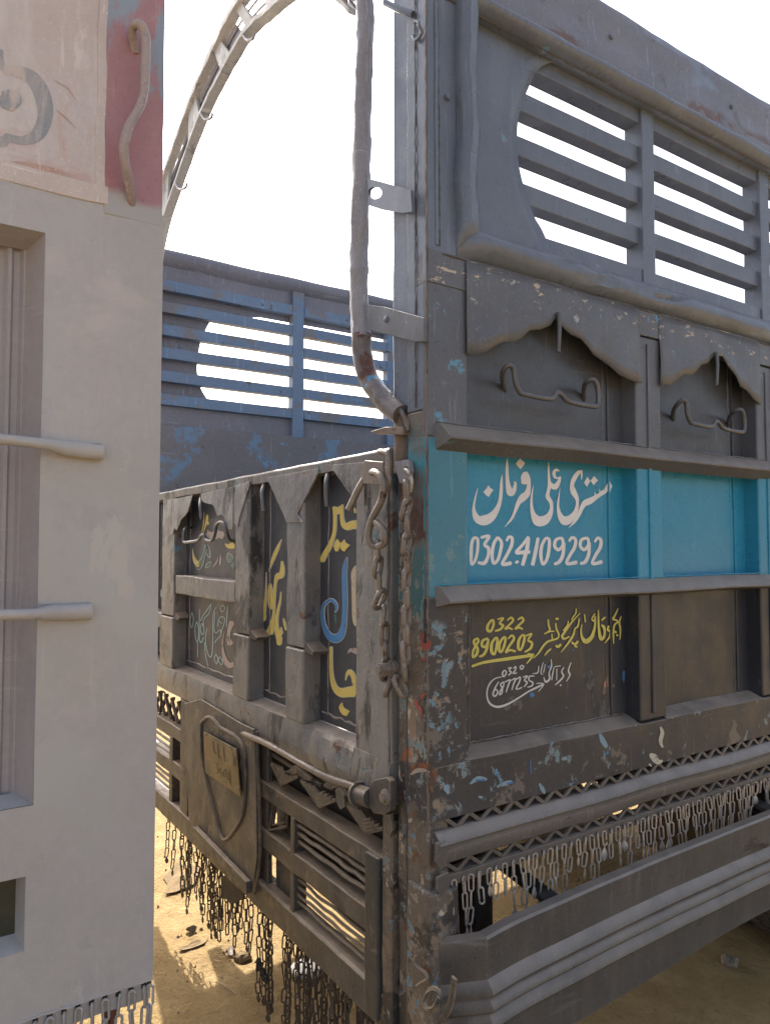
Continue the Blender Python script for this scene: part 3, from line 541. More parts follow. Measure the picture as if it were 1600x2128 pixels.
y_st = [[(270, 215, 14), (238, 260, 20), (232, 305, 22), (262, 318, 18), (287, 265, 18), (285, 220, 16), (270, 215, 12)],
    [(328, 208, 10), (378, 198, 12), (345, 245, 14), (375, 265, 18), (350, 300, 18), (303, 316, 12)], [(415, 218, 8), (450, 193, 14), (468, 220, 16), (430, 262, 14), (395, 297, 14), (430, 288, 14), (462, 302, 12)],
    [(512, 212, 8), (548, 192, 14), (562, 222, 16), (522, 262, 14), (488, 297, 14), (522, 284, 14), (555, 298, 12)],
    [(140, 383, 12), (108, 405, 18), (112, 440, 18), (140, 475, 20), (132, 530, 22), (98, 558, 14), (98, 505, 18), (125, 450, 18), (148, 410, 16), (140, 383, 12)],
    [(235, 385, 14), (190, 405, 20), (180, 450, 20), (212, 462, 18), (240, 405, 16)], [(240, 395, 16), (225, 480, 20), (195, 535, 20), (158, 552, 14)],
    [(308, 375, 14), (272, 430, 22), (268, 505, 24), (295, 530, 16), (316, 455, 20), (322, 390, 18), (308, 375, 12)], [(382, 370, 14), (345, 425, 22), (338, 490, 22), (360, 508, 16), (388, 440, 20), (396, 382, 18), (382, 370, 12)],
    [(420, 388, 8), (455, 358, 16), (475, 388, 18), (435, 450, 18), (400, 512, 16), (440, 492, 14), (488, 505, 14)], [(552, 352, 14), (520, 400, 22), (514, 470, 22), (538, 488, 16), (564, 420, 20), (572, 365, 18), (552, 352, 12)],
    [(588, 360, 10), (638, 342, 12), (605, 400, 14), (640, 425, 18), (628, 475, 18), (575, 510, 10)],
    [(88, 642, 16), (200, 606, 20), (400, 575, 26), (560, 552, 24), (650, 540, 20)], [(658, 530, 8), (630, 570, 12), (592, 616, 6)], [(600, 526, 6), (655, 532, 8)],
    [(790, 212, 8), (793, 260, 12), (803, 310, 12), (755, 342, 6)], [(755, 342, 8), (800, 322, 8), (845, 318, 6)],
    [(858, 245, 8), (866, 300, 12), (886, 345, 12), (880, 380, 12), (835, 398, 12), (790, 412, 14), (745, 452, 16), (700, 520, 10), (650, 568, 2)], [(822, 345, 8), (828, 400, 8)],
    [(860, 205, 16), (882, 202, 14)], [(860, 450, 16), (880, 462, 18), (905, 440, 16)], [(755, 542, 3), (785, 505, 14), (815, 480, 5)],
    [(1082, 152, 3), (1012, 228, 10), (952, 310, 14), (918, 362, 20), (935, 388, 14), (985, 368, 8)], [(972, 222, 5), (968, 262, 12), (928, 312, 12)],
    [(1075, 200, 8), (1062, 270, 12), (1035, 295, 10), (1020, 350, 14), (978, 420, 14), (905, 512, 2)], [(1045, 108, 4), (1043, 150, 9), (1015, 190, 7), (1003, 215, 6)], [(1005, 420, 14), (1035, 438, 16), (1062, 412, 16)], [(1032, 455, 14), (1055, 462, 10)],
    [(1218, 158, 8), (1190, 205, 10), (1215, 222, 14), (1222, 180, 10)], [(1222, 205, 10), (1215, 290, 18), (1185, 375, 30), (1135, 412, 38), (1100, 375, 20), (1090, 310, 10), (1100, 255, 2)], [(1122, 165, 6), (1130, 232, 9)],
    [(1250, 122, 3), (1250, 200, 12), (1256, 310, 18), (1272, 385, 28), (1298, 375, 20), (1308, 325, 16), (1300, 280, 22), (1280, 262, 12)], [(1282, 215, 12), (1312, 190, 12)],
    [(1345, 270, 14), (1335, 305, 16), (1360, 320, 16), (1352, 370, 14), (1308, 428, 2)],
    [(1432, 108, 3), (1402, 172, 12), (1385, 205, 14), (1412, 215, 12), (1428, 232, 12), (1398, 262, 12), (1388, 330, 12), (1390, 432, 3)], [(1402, 320, 14), (1415, 330, 14)], [(1420, 352, 16), (1428, 358, 12)], [(1458, 182, 6), (1442, 240, 12), (1452, 300, 12), (1447, 396, 3)]]
strokes('painted_sign_writing', y_st, TBk, 1, YP, 'yellow', blackp[0], 2.5)
w_st = [[(388, 680, 8), (370, 705, 11), (380, 738, 10), (402, 715, 10), (404, 688, 8), (388, 680, 7)], [(422, 662, 7), (450, 655, 9), (433, 682, 9), (452, 698, 11), (425, 726, 8)], [(470, 662, 6), (492, 645, 9), (488, 678, 9), (468, 706, 9), (502, 704, 8)],
    [(548, 632, 7), (532, 652, 9), (548, 670, 9), (566, 645, 8), (548, 632, 7)], [(335, 785, 6), (303, 840, 12), (283, 900, 12), (302, 918, 12), (325, 885, 11), (312, 855, 9), (290, 872, 8)],
    [(382, 785, 8), (352, 808, 11), (368, 845, 11), (362, 890, 12), (342, 905, 9), (348, 870, 10), (378, 830, 9), (382, 785, 7)], [(392, 788, 8), (440, 768, 10), (422, 820, 11), (402, 882, 6)], [(450, 772, 8), (492, 754, 10), (472, 805, 11), (455, 862, 6)],
    [(500, 762, 8), (532, 742, 10), (525, 785, 11), (495, 852, 9), (548, 838, 9)], [(560, 742, 8), (598, 732, 10), (572, 770, 10), (596, 792, 12), (568, 832, 7)], [(662, 732, 7), (618, 735, 10), (614, 770, 10), (648, 792, 11), (640, 822, 11), (600, 835, 7)],
    [(362, 740, 5), (300, 756, 7), (245, 812, 10), (225, 900, 10), (248, 980, 14), (315, 1016, 18), (400, 998, 16), (500, 945, 12), (600, 880, 13), (690, 835, 16), (745, 810, 10)], [(680, 800, 4), (748, 806, 9), (700, 875, 3)],
    [(1000, 608, 5), (976, 680, 10), (990, 722, 10), (958, 782, 3)], [(935, 650, 5), (914, 692, 9), (930, 735, 11), (882, 790, 11), (852, 815, 3)], [(900, 818, 12), (910, 815, 10)], [(868, 665, 6), (868, 772, 5)], [(852, 645, 6), (905, 638, 5)],
    [(845, 645, 4), (828, 720, 9), (822, 768, 6)], [(815, 578, 4), (820, 640, 9), (798, 700, 9), (800, 760, 15), (765, 785, 15), (748, 742, 4)], [(742, 608, 4), (722, 700, 7), (740, 715, 4)], [(762, 622, 3), (746, 700, 6)], [(702, 640, 4), (692, 700, 9), (645, 708, 3)]]
strokes('painted_sign_writing', w_st, TBk, 1, YP, 'white2', blackp[0], 1.6)

def each(name, lst, *a):
    for st in lst: strokes(name, [st], *a)
M['scuff'] = paint('grey scuff mark', (.11, .10, .095), (.15, .135, .125), .6, chips=[((.042, .040, .042), 14, .47, .10, (1, 1, .4)), ((.05, .047, .047), 50, .52, .05)])
M['salmonchip'] = letter('salmon paint chip', (.42, .20, .16), .52, (.10, .09, .085)); M['creamchip'] = letter('cream paint drip', (.55, .52, .43), .58, (.2, .2, .18)); M['bluechip'] = letter('bright blue paint chip', (.07, .19, .42), .58, (.06, .08, .1)); M['paleblue'] = letter('pale blue paint chip', (.24, .35, .42), .54, (.09, .1, .11))
strokes('scuff_mark', [[(1120, 750, 30), (1165, 700, 70), (1180, 800, 80), (1205, 890, 30), (1225, 950, 60), (1270, 1010, 150), (1340, 1060, 120)]], TBk, 1, YP, 'scuff', blackp[0], 0, -.0003)
strokes('scuff_mark', [[(400, 1040, 40), (470, 960, 90), (530, 1000, 60), (500, 1060, 30)]], TBk, 1, YP, 'scuff', blackp[0], 0, -.0003)
each('paint_chip', [[(1335, 740, 14), (1322, 820, 44), (1310, 880, 34), (1300, 905, 8)], [(1398, 815, 22), (1388, 842, 14)]], TBk, 1, YP, 'salmonchip', blackp[0])
each('paint_chip', [['poly', (615, 895), (650, 880), (668, 900), (655, 930), (625, 925)], ['poly', (1478, 680), (1500, 690), (1498, 740), (1490, 800), (1474, 760)], ['poly', (780, 640), (820, 625), (815, 655), (790, 665)], ['poly', (1015, 480), (1030, 485), (1024, 512)], ['poly', (35, 575), (55, 570), (60, 610), (42, 625)]], TBk, 1, YP, 'bluechip', blackp[0], 0, .0004)
T9 = (880, 1500, 2.222)
each('paint_drip', [[(1092, 25, 10), (1100, 50, 18), (1092, 90, 18), (1102, 118, 8)], [(1045, 150, 16), (1062, 165, 34), (1080, 185, 24), (1100, 180, 12)], [(1040, 195, 10), (1050, 205, 6)]], T9, 1, -.0016, 'creamchip', truck, 0, 0, .0004)
each('paint_chip', [[(812, 55, 10), (825, 85, 24), (842, 115, 20)], [(535, 285, 10), (548, 310, 20), (558, 330, 10)], [(640, 172, 14), (658, 168, 18)], [(215, 285, 10), (250, 262, 22), (290, 265, 12)], [(340, 300, 10), (375, 285, 20), (405, 275, 12)], [(255, 345, 10), (285, 358, 18)], [(100, 300, 30), (125, 320, 44)]], T9, 1, -.0016, 'paleblue', truck, 0, 0, .0004)
each('paint_chip', [[(492, 180, 5), (494, 240, 5)], [(845, 140, 16), (850, 148, 12)], [(385, 285, 8), (412, 280, 8)], [(240, 270, 8), (280, 268, 10)]], T9, 1, -.0018, 'bluechip', truck, 0, 0, .0004)
# ---- corner post (two faces), stub pipe, hoop pipe and brackets
P('corner_post', MB().gbox(-.004, .058, .004, .085, 1.94, 3.25, 2, 30).wob(.0016, 11, (1, 1, .2)), 'upper', bevel=.005)
P('corner_post', MB().gbox(-.004, .058, .004, .085, .30, 1.94, 2, 70).wob(.0028, 11, (1, 1, .2)).wob(.002, 30), 'post', bevel=.006)
P('corner_post_flange', MB().gbox(.010, .055, .088, .143, .30, 1.93, 2, 60).wob(.0025, 14, (1, 1, .2)).wob(.0015, 30), 'post', bevel=.005)
P('corner_post_flange', MB().gbox(.006, .055, .088, .158, 1.96, 3.3, 2, 30).wob(.002, 9), 'upper', bevel=.005)
P('corner_channel', MB().gbox(.026, .055, .159, .190, 1.96, 3.3, 2, 30).wob(.003, 12), 'upper', bevel=.008)
P('corner_post_foot', MB().gbox(-.012, .075, -.014, .083, .28, .845, 2, 30).wob(.006, 7, (1, 1, .2)).wob(.002, 30), 'post', bevel=.012)
P('stub_pipe', MB().tube([(.02, .128, 1.945), (.018, .126, 1.86), (.018, .126, 1.80)], .026, 12, 4), 'rustpost', smooth=True)
P('stub_bracket', MB().plate([B(777, 897, -.01), (B(806, 888, -.01)), B(845, 887, -.01), B(845, 905, -.01), B(812, 902, -.01), B(778, 901, -.01)], 0, -.02, .02), 'rustpost', bevel=.002)
hp = [(755, -120), (757, 0), (759, 60), (755, 150), (752, 300), (749, 450), (746, 560), (747, 640), (751, 700)]
pts = [(-.02, *B(*p, x=-.02)) for p in hp]
rings = []; cp = catmull(pts, 14); rr = 0
for i, p in enumerate(cp):
    ring = []
    for k in range(18):
        a = 2*math.pi*k/18; r = .0245+noise.noise(Vector((math.cos(a)*1.4, math.sin(a)*1.4, p[2]*13)))*.006+noise.noise(Vector((math.cos(a)*3, 5, p[2]*34)))*.002
        if i % 42 < 2: r += .0018
        ring.append((p[0]+r*math.sin(a), p[1]+r*math.cos(a), p[2]))
    rings.append(ring)
P('hoop_pipe', MB().loft(rings), 'pipe', smooth=True)
hp2 = [(751, 694), (753, 735), (763, 780), (785, 815), (812, 845), (835, 862)]
P('hoop_pipe_elbow', MB().tube([(-.018+i*.004, *B(*p, x=-.018+i*.004)) for i, p in enumerate(hp2)], .0265, 16, 6).wob(.003, 30), 'pipeend', smooth=True)
P('weld_bead', MB().tube([(-.006, *B(x, y, -.006)) for x, y in ((818, 842), (828, 850), (838, 862), (846, 878), (850, 896))], .007, 8, 6).wob(.003, 60), 'post', smooth=True)
q = [B(*p, x=-.02) for p in ((768, 372), (792, 378), (857, 396), (860, 441), (842, 444), (795, 436), (770, 428))]
hole = [B(783+15*math.cos(a), 402+13*math.sin(a), -.02) for a in [2*math.pi*k/14 for k in range(14)]]
def holed(outer, hole, x0, x1):                                    # plate with one hole: quads between the two outlines
    bm = bmesh.new(); n = 28; cx = sum(p[0] for p in hole)/len(hole); cz = sum(p[1] for p in hole)/len(hole)
    def hit(poly, a):
        d = (math.cos(a), math.sin(a)); best = 0
        for i in range(len(poly)):
            p, r = poly[i], poly[(i+1) % len(poly)]; ex, ez = r[0]-p[0], r[1]-p[1]; den = d[0]*ez-d[1]*ex
            if abs(den) < 1e-12: continue
            t = ((p[0]-cx)*ez-(p[1]-cz)*ex)/den; s = ((p[0]-cx)*d[1]-(p[1]-cz)*d[0])/den
            if t > 0 and -1e-6 <= s <= 1+1e-6: best = max(best, t)
        return (cx+d[0]*best, cz+d[1]*best)
    angs = sorted([2*math.pi*k/n for k in range(n)]+[math.atan2(p[1]-cz, p[0]-cx) % (2*math.pi) for p in outer])
    O = [hit(outer, a) for a in angs]; H = [hit(hole, a) for a in angs]; m = len(angs); mb = MB()
    mb.add([(x0, *p) for p in O]+[(x0, *p) for p in H]+[(x1, *p) for p in O]+[(x1, *p) for p in H],
           [(i, (i+1) % m, m+(i+1) % m, m+i) for i in range(m)]+[(2*m+i, 3*m+i, 3*m+(i+1) % m, 2*m+(i+1) % m) for i in range(m)] +
           [(i, 2*m+i, 2*m+(i+1) % m, (i+1) % m) for i in range(m)]+[(m+i, m+(i+1) % m, 3*m+(i+1) % m, 3*m+i) for i in range(m)])
    bm.free(); return mb
P('pipe_bracket', holed(q, hole, -.026, -.018), 'upper', bevel=.001)
q = [B(*p, x=-.022) for p in ((762, 633), (800, 638), (884, 661), (883, 710), (868, 711), (766, 686))]
P('pipe_bracket', MB().plate(q, 0, -.026, -.017), 'mid', bevel=.0015)
rc = B(800, 663, -.03); P('rivet', MB().loft([[(x, rc[0]+r*math.cos(a), rc[1]+r*math.sin(a)) for a in [2*math.pi*k/14 for k in range(14)]] for x, r in ((-.024, .009), (-.029, .008), (-.031, .004))]), 'upper', smooth=True)
rc = B(870, 66, -.01); P('tie_ring', MB().tube([(-.012-.01*(math.sin(a) > 0), rc[0]+.018*math.cos(a), rc[1]+.018*math.sin(a)) for a in [math.pi*.5+1.5*math.pi*k/9 for k in range(10)]], .004, 8, 3), 'upper', smooth=True)
P('tie_peg', MB().tube([(-.03, *B(800, 5, -.03)), (-.02, *B(830, 20, -.02)), (-.008, *B(858, 30, -.008))], .008, 8, 3), 'upper', smooth=True)
# wire hooks near the foot
P('wire_hook', MB().tube([(-.026, *B(x, y, -.026)) for x, y in ((866, 1985), (862, 1998), (872, 2012), (884, 2022), (888, 2034), (876, 2042), (866, 2050))], .004, 6, 4), 'rod', smooth=True)
P('wire_coil', MB().tube([(-.03-.006*math.sin(k), *B(898+14*math.cos(k*1.1), 2072+22*math.sin(k*1.1)+k*.8, -.03)) for k in range(14)], .0042, 6, 3), 'mud', smooth=True)
P('bent_strap', MB().tube([(-.03, *B(x, y, -.03)) for x, y in ((944, 2032), (941, 2060), (935, 2090), (920, 2118), (905, 2140))], .009, 6, 3, flat=.4), 'mud', smooth=True)
P('torn_lip', MB().plate([S(*p, y=-.016) for p in ((905, 1752), (925, 1745), (928, 1772), (925, 1800), (912, 1806), (903, 1790))], 1, -.02, -.012).wob(.003, 40), 'beam', bevel=.002)
P('torn_lip', MB().plate([S(*p, y=-.012) for p in ((905, 1822), (930, 1810), (932, 1845), (915, 1860), (905, 1850))], 1, -.016, -.010).wob(.003, 40), 'beam', bevel=.002)

def bead(nm, pts, r, mat, j=.0015, n=60, plane=1):
    q = []
    for k in range(n+1):
        t = k/n*(len(pts)-1); i = min(int(t), len(pts)-2); f = t-i; p = Vector(pts[i]).lerp(Vector(pts[i+1]), f)
        q.append((p.x+random.uniform(-j, j), p.y+random.uniform(-j, j)*.3, p.z+random.uniform(-j, j), r*(.5+random.random())))
    return P(nm, MB().tube(q, r, 5, 1), mat, smooth=True)
M['seam'] = paint('dark weld line', (.075, .075, .08), (.11, .10, .10), .6, chips=[((.16, .08, .05), 30, .6, .03), ((.2, .19, .19), 40, .62, .02)])
for z in (3.002, 2.945): bead('weld_seam', [(.02, -.002, z), (L, -.002, z)], .0022, 'seam', n=200)
bead('weld_seam', [(.15, .022, 2.398), (L, .022, 2.398)], .0018, 'seam', n=160); bead('weld_seam', [(.145, .022, 2.40), (.143, .022, 2.94)], .0016, 'seam')
bead('weld_seam', [(.04, -.004, 2.312), (L, -.004, 2.312)], .0020, 'seam', n=200)
bead('weld_seam', [(.030, -.003, 2.33), (.026, -.003, 3.16)], .0016, 'seam', n=80)
bead('weld_seam', [(-.006, .046, 1.95), (-.006, .044, 3.2)], .0018, 'seam', n=80)
bead('weld_seam', [(-.006, .002, 1.0), (-.006, .002, 1.9), (-.006, .001, 3.1)], .0022, 'rustpost', n=160)
bead('weld_seam', [(-.004, .0865, .4), (-.004, .0865, 1.93)], .0022, 'seam', n=100)
for z, c_ in ((1.911, 'mid'), (1.531, 'blue')): bead('weld_seam', [(.02, -.001, z), (L, -.001, z)], .0016, c_, n=180)
bead('weld_seam', [(.13, .049, 1.140), (.74, .049, 1.140)], .002, 'skirt', n=60); bead('weld_seam', [(.114, -.002, 1.14), (.114, -.002, 1.47)], .0014, 'skirt', n=40)
M['rustflake'] = paint('orange rust patch', (.27, .095, .04), (.17, .06, .03), .8, chips=[((.10, .07, .055), 26, .50, .04), ((.42, .20, .09), 30, .6, .03)], bump=1.)
M['flakepale'] = paint('pale flaking filler', (.42, .36, .31), (.36, .29, .24), .7, chips=[(ORANGE, 26, .6, .03)], bump=1.)
M['redsplash'] = letter('red paint splash', (.42, .10, .08), .49, (.12, .1, .09))
strokes('rust_patch', [[(190, 1560, 20), (250, 1515, 44), (320, 1515, 50), (370, 1560, 52), (365, 1640, 44), (340, 1700, 16)], [(320, 1600, 20), (350, 1660, 44), (360, 1720, 14)]], (800, 1180, 3.67), 0, -.0065, 'rustflake', truck)
strokes('rust_patch', [[(200, 1575, 14), (250, 1545, 34), (310, 1545, 20), (345, 1560, 8)]], (800, 1180, 3.67), 0, -.0070, 'flakepale', truck)
strokes('red_splash', [[(270, 480, 10), (290, 520, 26), (280, 560, 14), (310, 600, 56), (340, 580, 30), (345, 510, 12)], [(280, 720, 24), (310, 700, 40), (345, 730, 14)], [(320, 950, 10), (300, 970, 30), (255, 1000, 30), (240, 1040, 26), (270, 1080, 30), (275, 1140, 14)]], (800, 1180, 3.67), 0, -.0065, 'redsplash', truck)
for (x_, z_) in ((.055, 2.70), (.055, 3.02), (.66, 3.09), (1.27, 3.09)):
    P('rivet', MB().loft([[(x_+r*math.cos(a), y, z_+r*math.sin(a)) for a in [2*math.pi*k/12 for k in range(12)]] for y, r in ((-.002, .008), (-.008, .007), (-.010, .003))]), 'upper', smooth=True)
# ---- hoop over the tail
low = [(340, 494), (373, 387), (423, 250), (470, 156), (507, 91), (539, 53), (564, 34), (604, 0), (655, -22), (701, 0), (737, 30)]
upp = [(340, 406), (376, 287), (411, 194), (445, 116), (476, 50), (504, 0), (545, -55), (600, -95), (670, -95), (715, -60), (748, -5)]
LW = [(2.36, 2.3), (2.25, 2.75)]+[B(*p, x=.01) for p in low]; UP = [(2.43, 2.3), (2.33, 2.8)]+[B(*p, x=.01) for p in upp]
hoop = empty('tail_hoop', (0, 0, 0), parent=truck)
def H(name, mb, mat, **k): return mb.build(name, M[mat], hoop, **k)
lc = catmull(LW, 6); uc = catmull(UP, 6)
def mixline(t): return [(a[0]+(b[0]-a[0])*t, a[1]+(b[1]-a[1])*t) for a, b in zip(lc, uc)]
H('inner_bow', MB().loft([[(x, p[0], p[1]+dz) for x, dz in ((-.012, -.008), (.03, -.008), (.03, .010), (-.012, .010))] for p in mixline(.07)]).wob(.003, 20), 'galv', bevel=.002)
H('outer_bow', MB().loft([[(x, p[0], p[1]+dz) for x, dz in ((-.02, -.014), (.02, -.014), (.02, .016), (-.02, .016))] for p in mixline(.90)]).wob(.003, 20), 'galv', bevel=.002)
for t in (.36, .60): H('bow_rod', MB().tube([(.012, *p) for p in mixline(t)], .0045, 6, 1), 'pipe', smooth=True)
ml, mu = mixline(.05), mixline(.95)
for i in range(3, len(ml)-4, 9):
    H('bow_plate', MB().plate([ml[i], ml[i+1], ml[i+3], mu[i+3], mu[i+2], mu[i+1]], 0, -.006, .006).wob(.004, 25), 'galv', bevel=.001)
H('bow_web', MB().loft([[(.016, *a), (.022, *a), (.022, *b), (.016, *b)] for a, b in zip(mixline(.15), mixline(.8))][:38]), 'pipe')
for (x, y) in ((433, 243), (380, 388), (520, 78)):
    H('rope_hook', MB().tube([(-.01, *B(x+dx, y+dy, -.01)) for dx, dy in ((-14, -6), (-8, 4), (0, 5), (7, 1), (9, -8))], .0055, 8, 4), 'pipe', smooth=True)

# ---- far side wall seen from inside
YF = 2.372
farw = empty('far_side_wall', (0, W, 0), parent=truck)
def Q(name, mb, mat, **k):
    mb.v = [(v[0], v[1]-W, v[2]) for v in mb.v]; return mb.build(name, M[mat], farw, **k)
for zt in (2.99, 2.875, 2.757, 2.638, 2.518, 2.398):
    for a, b in ((0.02, .845), (.915, 1.49), (1.55, 2.2), (2.26, 2.9), (2.96, 4.6)):
        Q('window_slat', MB().gbox(a, b, YF, YF+.045, zt-.056, zt, 0, 10).wob(.002, 4), 'innerslat', bevel=.002)
for a in (.838, 1.485, 2.195, 2.895): Q('window_mullion', MB().gbox(a, a+.07, YF-.006, YF+.05, 2.235, 3.07, 2, 6).wob(.0015, 5), 'innerslat', bevel=.002)
Q('lower_panel', MB().gbox(0, L, YF-.004, YF+.04, 1.02, 2.24, 0, 24).wob(.003, 3), 'inner', bevel=.003)
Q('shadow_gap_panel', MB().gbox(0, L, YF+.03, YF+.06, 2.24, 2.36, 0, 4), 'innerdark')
rings = []
for k in range(60):
    x = L*k/59; w = noise.noise(Vector((x*2.6, 3, 0)))*.010
    rings.append([(x, y, z+w) for y, z in ((YF+.02, 2.99), (YF+.03, 3.07), (YF+.0, 3.10), (YF+.0, 3.13), (YF+.03, 3.16), (YF+.06, 3.15), (YF+.07, 3.0))])
Q('top_sheet', MB().loft(rings), 'innerdark', smooth=True)
cut2 = [(450, 655), (435, 672), (422, 700), (415, 722), (410, 760), (413, 790), (422, 815), (440, 840)]
c2 = [S(*p, y=YF+.05) for p in cut2]; c2 = [c[:2] for c in catmull(c2, 3)]
Q('window_cutout_sheet', MB().plate([(0, 2.34), (0, 3.0), (3.2, 3.0), (3.2, 2.92), (c2[0][0]+.25, 2.90), (c2[0][0]+.08, 2.86)]+c2+[(c2[-1][0]+.05, 2.36), (c2[-1][0]+.12, 2.34)], 1, YF+.05, YF+.053), 'innerdark')
Q('far_corner_post', MB().gbox(0, .07, YF+.055, W+.03, .45, 3.15, 2, 10), 'under', bevel=.004)
Q('far_skirt', MB().gbox(.07, L, YF+.045, W+.02, .93, 2.37, 0, 4), 'under')

# ---- bed, chassis, wheels
P('bed_floor', MB().box(.03, L, .06, 2.36, 1.0, 1.06), 'under'); P('headboard', MB().box(L, L+.06, .0, W, .95, 3.15), 'inner')
for k in range(8): P('cross_member', MB().box(.12+k*.58, .19+k*.58, .07, 2.35, .93, .998), 'under', bevel=.004)
for y in (.78, 1.55): P('chassis_rail', MB().box(.12, 4.8, y, y+.08, .70, .93), 'under', bevel=.006)
P('axle', MB().tube([(2.3, .25, .5), (2.3, .9, .5), (2.3, 1.2, .5), (2.3, 1.5, .5), (2.3, 2.15, .5)], .06, 10, 2), 'under', smooth=True)
P('differential', MB().tube([(2.3, .95, .5, .07), (2.3, 1.08, .5, .17), (2.3, 1.2, .5, .20), (2.3, 1.32, .5, .17), (2.3, 1.45, .5, .07)], .1, 12, 3), 'under', smooth=True)
def wheel(y0):
    w = empty('wheel', (2.22, y0, .5), parent=truck); R_ = .5; prof = [(0, .30), (.0, .40), (.015, .46), (.04, .49), (.09, .50), (.13, .50), (.18, .49), (.205, .46), (.22, .40), (.22, .30)]
    rings = []
    for k in range(65):
        a = 2*math.pi*k/64; rings.append([(math.cos(a)*r, y, math.sin(a)*r) for y, r in prof])
    MB().loft(rings, closed=False, caps=False).build('tyre', M['rubber'], w, smooth=True)
    mb = MB()
    for k in range(48):
        a = 2*math.pi*k/48
        for (ya, yb, da) in ((.02, .075, .03), (.085, .135, 0), (.145, .20, .03)):
            c, s_ = math.cos(a+da), math.sin(a+da); c2_, s2 = math.cos(a+da+.09), math.sin(a+da+.09); R0, R1 = .488, .512
            mb.add([(c*R0, ya, s_*R0), (c*R0, yb, s_*R0), (c2_*R0, yb, s2*R0), (c2_*R0, ya, s2*R0), (c*R1, ya, s_*R1), (c*R1, yb, s_*R1), (c2_*R1, yb, s2*R1), (c2_*R1, ya, s2*R1)],
                   [(0, 1, 2, 3), (4, 7, 6, 5), (0, 4, 5, 1), (1, 5, 6, 2), (2, 6, 7, 3), (3, 7, 4, 0)])
    t = mb.build('tread_blocks', M['rubber'], w); t['kind'] = 'stuff'
    MB().loft([[(math.cos(a)*r, y, math.sin(a)*r) for a in [2*math.pi*k/32 for k in range(32)]] for y, r in ((.01, .31), (-.004, .30), (.0, .27), (.05, .25), (.06, .12), (.02, .11), (.015, .0001))]).build('rim', M['rim'], w, smooth=True)
    mb = MB()
    return w
for y0 in (.16, .40, 1.80, 2.04): wheel(y0)
P('leaf_spring', MB().tube([(1.65, .62, .80), (1.95, .62, .60), (2.25, .62, .55), (2.55, .62, .60), (2.85, .62, .80)], .035, 6, 4), 'mud')
P('mud_flap', MB().gbox(1.52, 1.535, .16, .60, .42, .93, 2, 6).wob(.01, 4), 'rubber')

# ================================================================ TAILGATE
gate = empty('tailgate', (0, .16, 1.0), parent=truck)
def T(name, mb, mat, **k):
    mb.v = [(v[0], v[1]-.16, v[2]-1.0) for v in mb.v]; return mb.build(name, M[mat], gate, **k)
ribs = [(.160, .327, 'end_stile'), (.608, .736, 'gate_rib'), (1.012, 1.151, 'gate_rib'), (1.819, 2.0, 'gate_rib'), (2.24, 2.33, 'end_stile')]
for i, (a, b, nm) in enumerate(ribs):
    if i in (1, 2, 3):
        T(nm, MB().gbox(0, .07, a+.01, b, 1.315, 1.84, 2, 14).wob(.0035, 9, (1, 1, .1)), 'gate', bevel=.006)
        T(nm, MB().gbox(-.004, .07, a+.007, b+.002, 1.09, 1.31, 2, 8).wob(.004, 9, (1, 1, .1)), 'gate', bevel=.007)
        T('weld_gusset', MB().plate([(a-.045, 1.312), (a+.012, 1.335), (a+.02, 1.30), (a-.040, 1.302)], 0, .004, .060).wob(.004, 25), 'mud', bevel=.003)
    else:
        T(nm, MB().gbox(0, .075, a, b, 1.0, 1.85, 2, 30).wob(.003, 8, (1, 1, .1)), 'gate', bevel=.008)
T('stile_flange', MB().gbox(-.006, .002, .166, .245, 1.02, 1.82, 2, 30).wob(.003, 12, (1, 1, 0)), 'gate', bevel=.004)
rings = []
for k in range(50):
    y = .16+2.17*k/49; w = noise.noise(Vector((y*5, 0, 1)))*.003
    rings.append([(x, y, z+w) for x, z in ((0, 1.832), (-.004, 1.86), (.0, 1.8665), (.075, 1.869), (.08, 1.83))])
T('top_rail', MB().loft(rings), 'gate', bevel=.002)
# bottom rail with a dented dusty ledge
rings = []
for k in range(90):
    y = .16+2.17*k/89; w = noise.noise(Vector((y*4, 0, 7)))*.004
    dent = 0
    if .33 < y < .60: dent = .022*abs(math.sin((y-.33)/.27*math.pi*2.5))
    rings.append([(x, y, z) for x, z in ((.0+w+dent*.25, .985), (-.006+w, 1.02), (-.004+dent*.6+w, 1.075), (.0+dent, 1.090-dent*.12+w), (.03, 1.094+w), (.068, 1.100), (.07, .985))])
T('bottom_rail', MB().loft(rings), 'gate', smooth=True, sharp=.4)
T('crossbar', MB().gbox(.002, .065, 1.153, 1.817, 1.415, 1.497, 1, 12).wob(.005, 7, (1, .1, 1)), 'gate', bevel=.006)
T('crossbar', MB().gbox(.002, .065, 2.0, 2.24, 1.25, 1.32, 1, 6).wob(.005, 7, (1, .1, 1)), 'gate', bevel=.006)
for a, b in ((.327, .612), (.736, 1.016), (1.151, 1.823), (2.0, 2.24)):
    nx = 8; vs = []
    for u in range(nx+1):
        for v in range(9):
            y = a-.01+(b-a+.02)*u/nx; z = 1.10+.75*v/8; vs.append((.0555, y, z))
    T('gate_panel', MB().add(vs, [(u*9+v, (u+1)*9+v, (u+1)*9+v+1, u*9+v+1) for u in range(nx) for v in range(8)]), 'gatepanel', smooth=True)
    T('weld_seam', MB().tube([(.056, b-.045+.003*random.uniform(-1, 1), 1.12+.70*k/16, .002+random.random()*.0025) for k in range(17)], .003, 6, 2), 'gate', smooth=True)
    T('weld_seam', MB().tube([(.056, a+.01+(b-a-.02)*k/12, 1.125+.003*random.uniform(-1, 1), .002+random.random()*.003) for k in range(13)], .003, 6, 2), 'gate', smooth=True)
def gus(pts, x0=-.005, x1=.0015): T('gate_gusset', MB().plate([B(*p) for p in pts], 0, x0, x1).wob(.0025, 18, (1, .3, .3)), 'gate', bevel=.001)
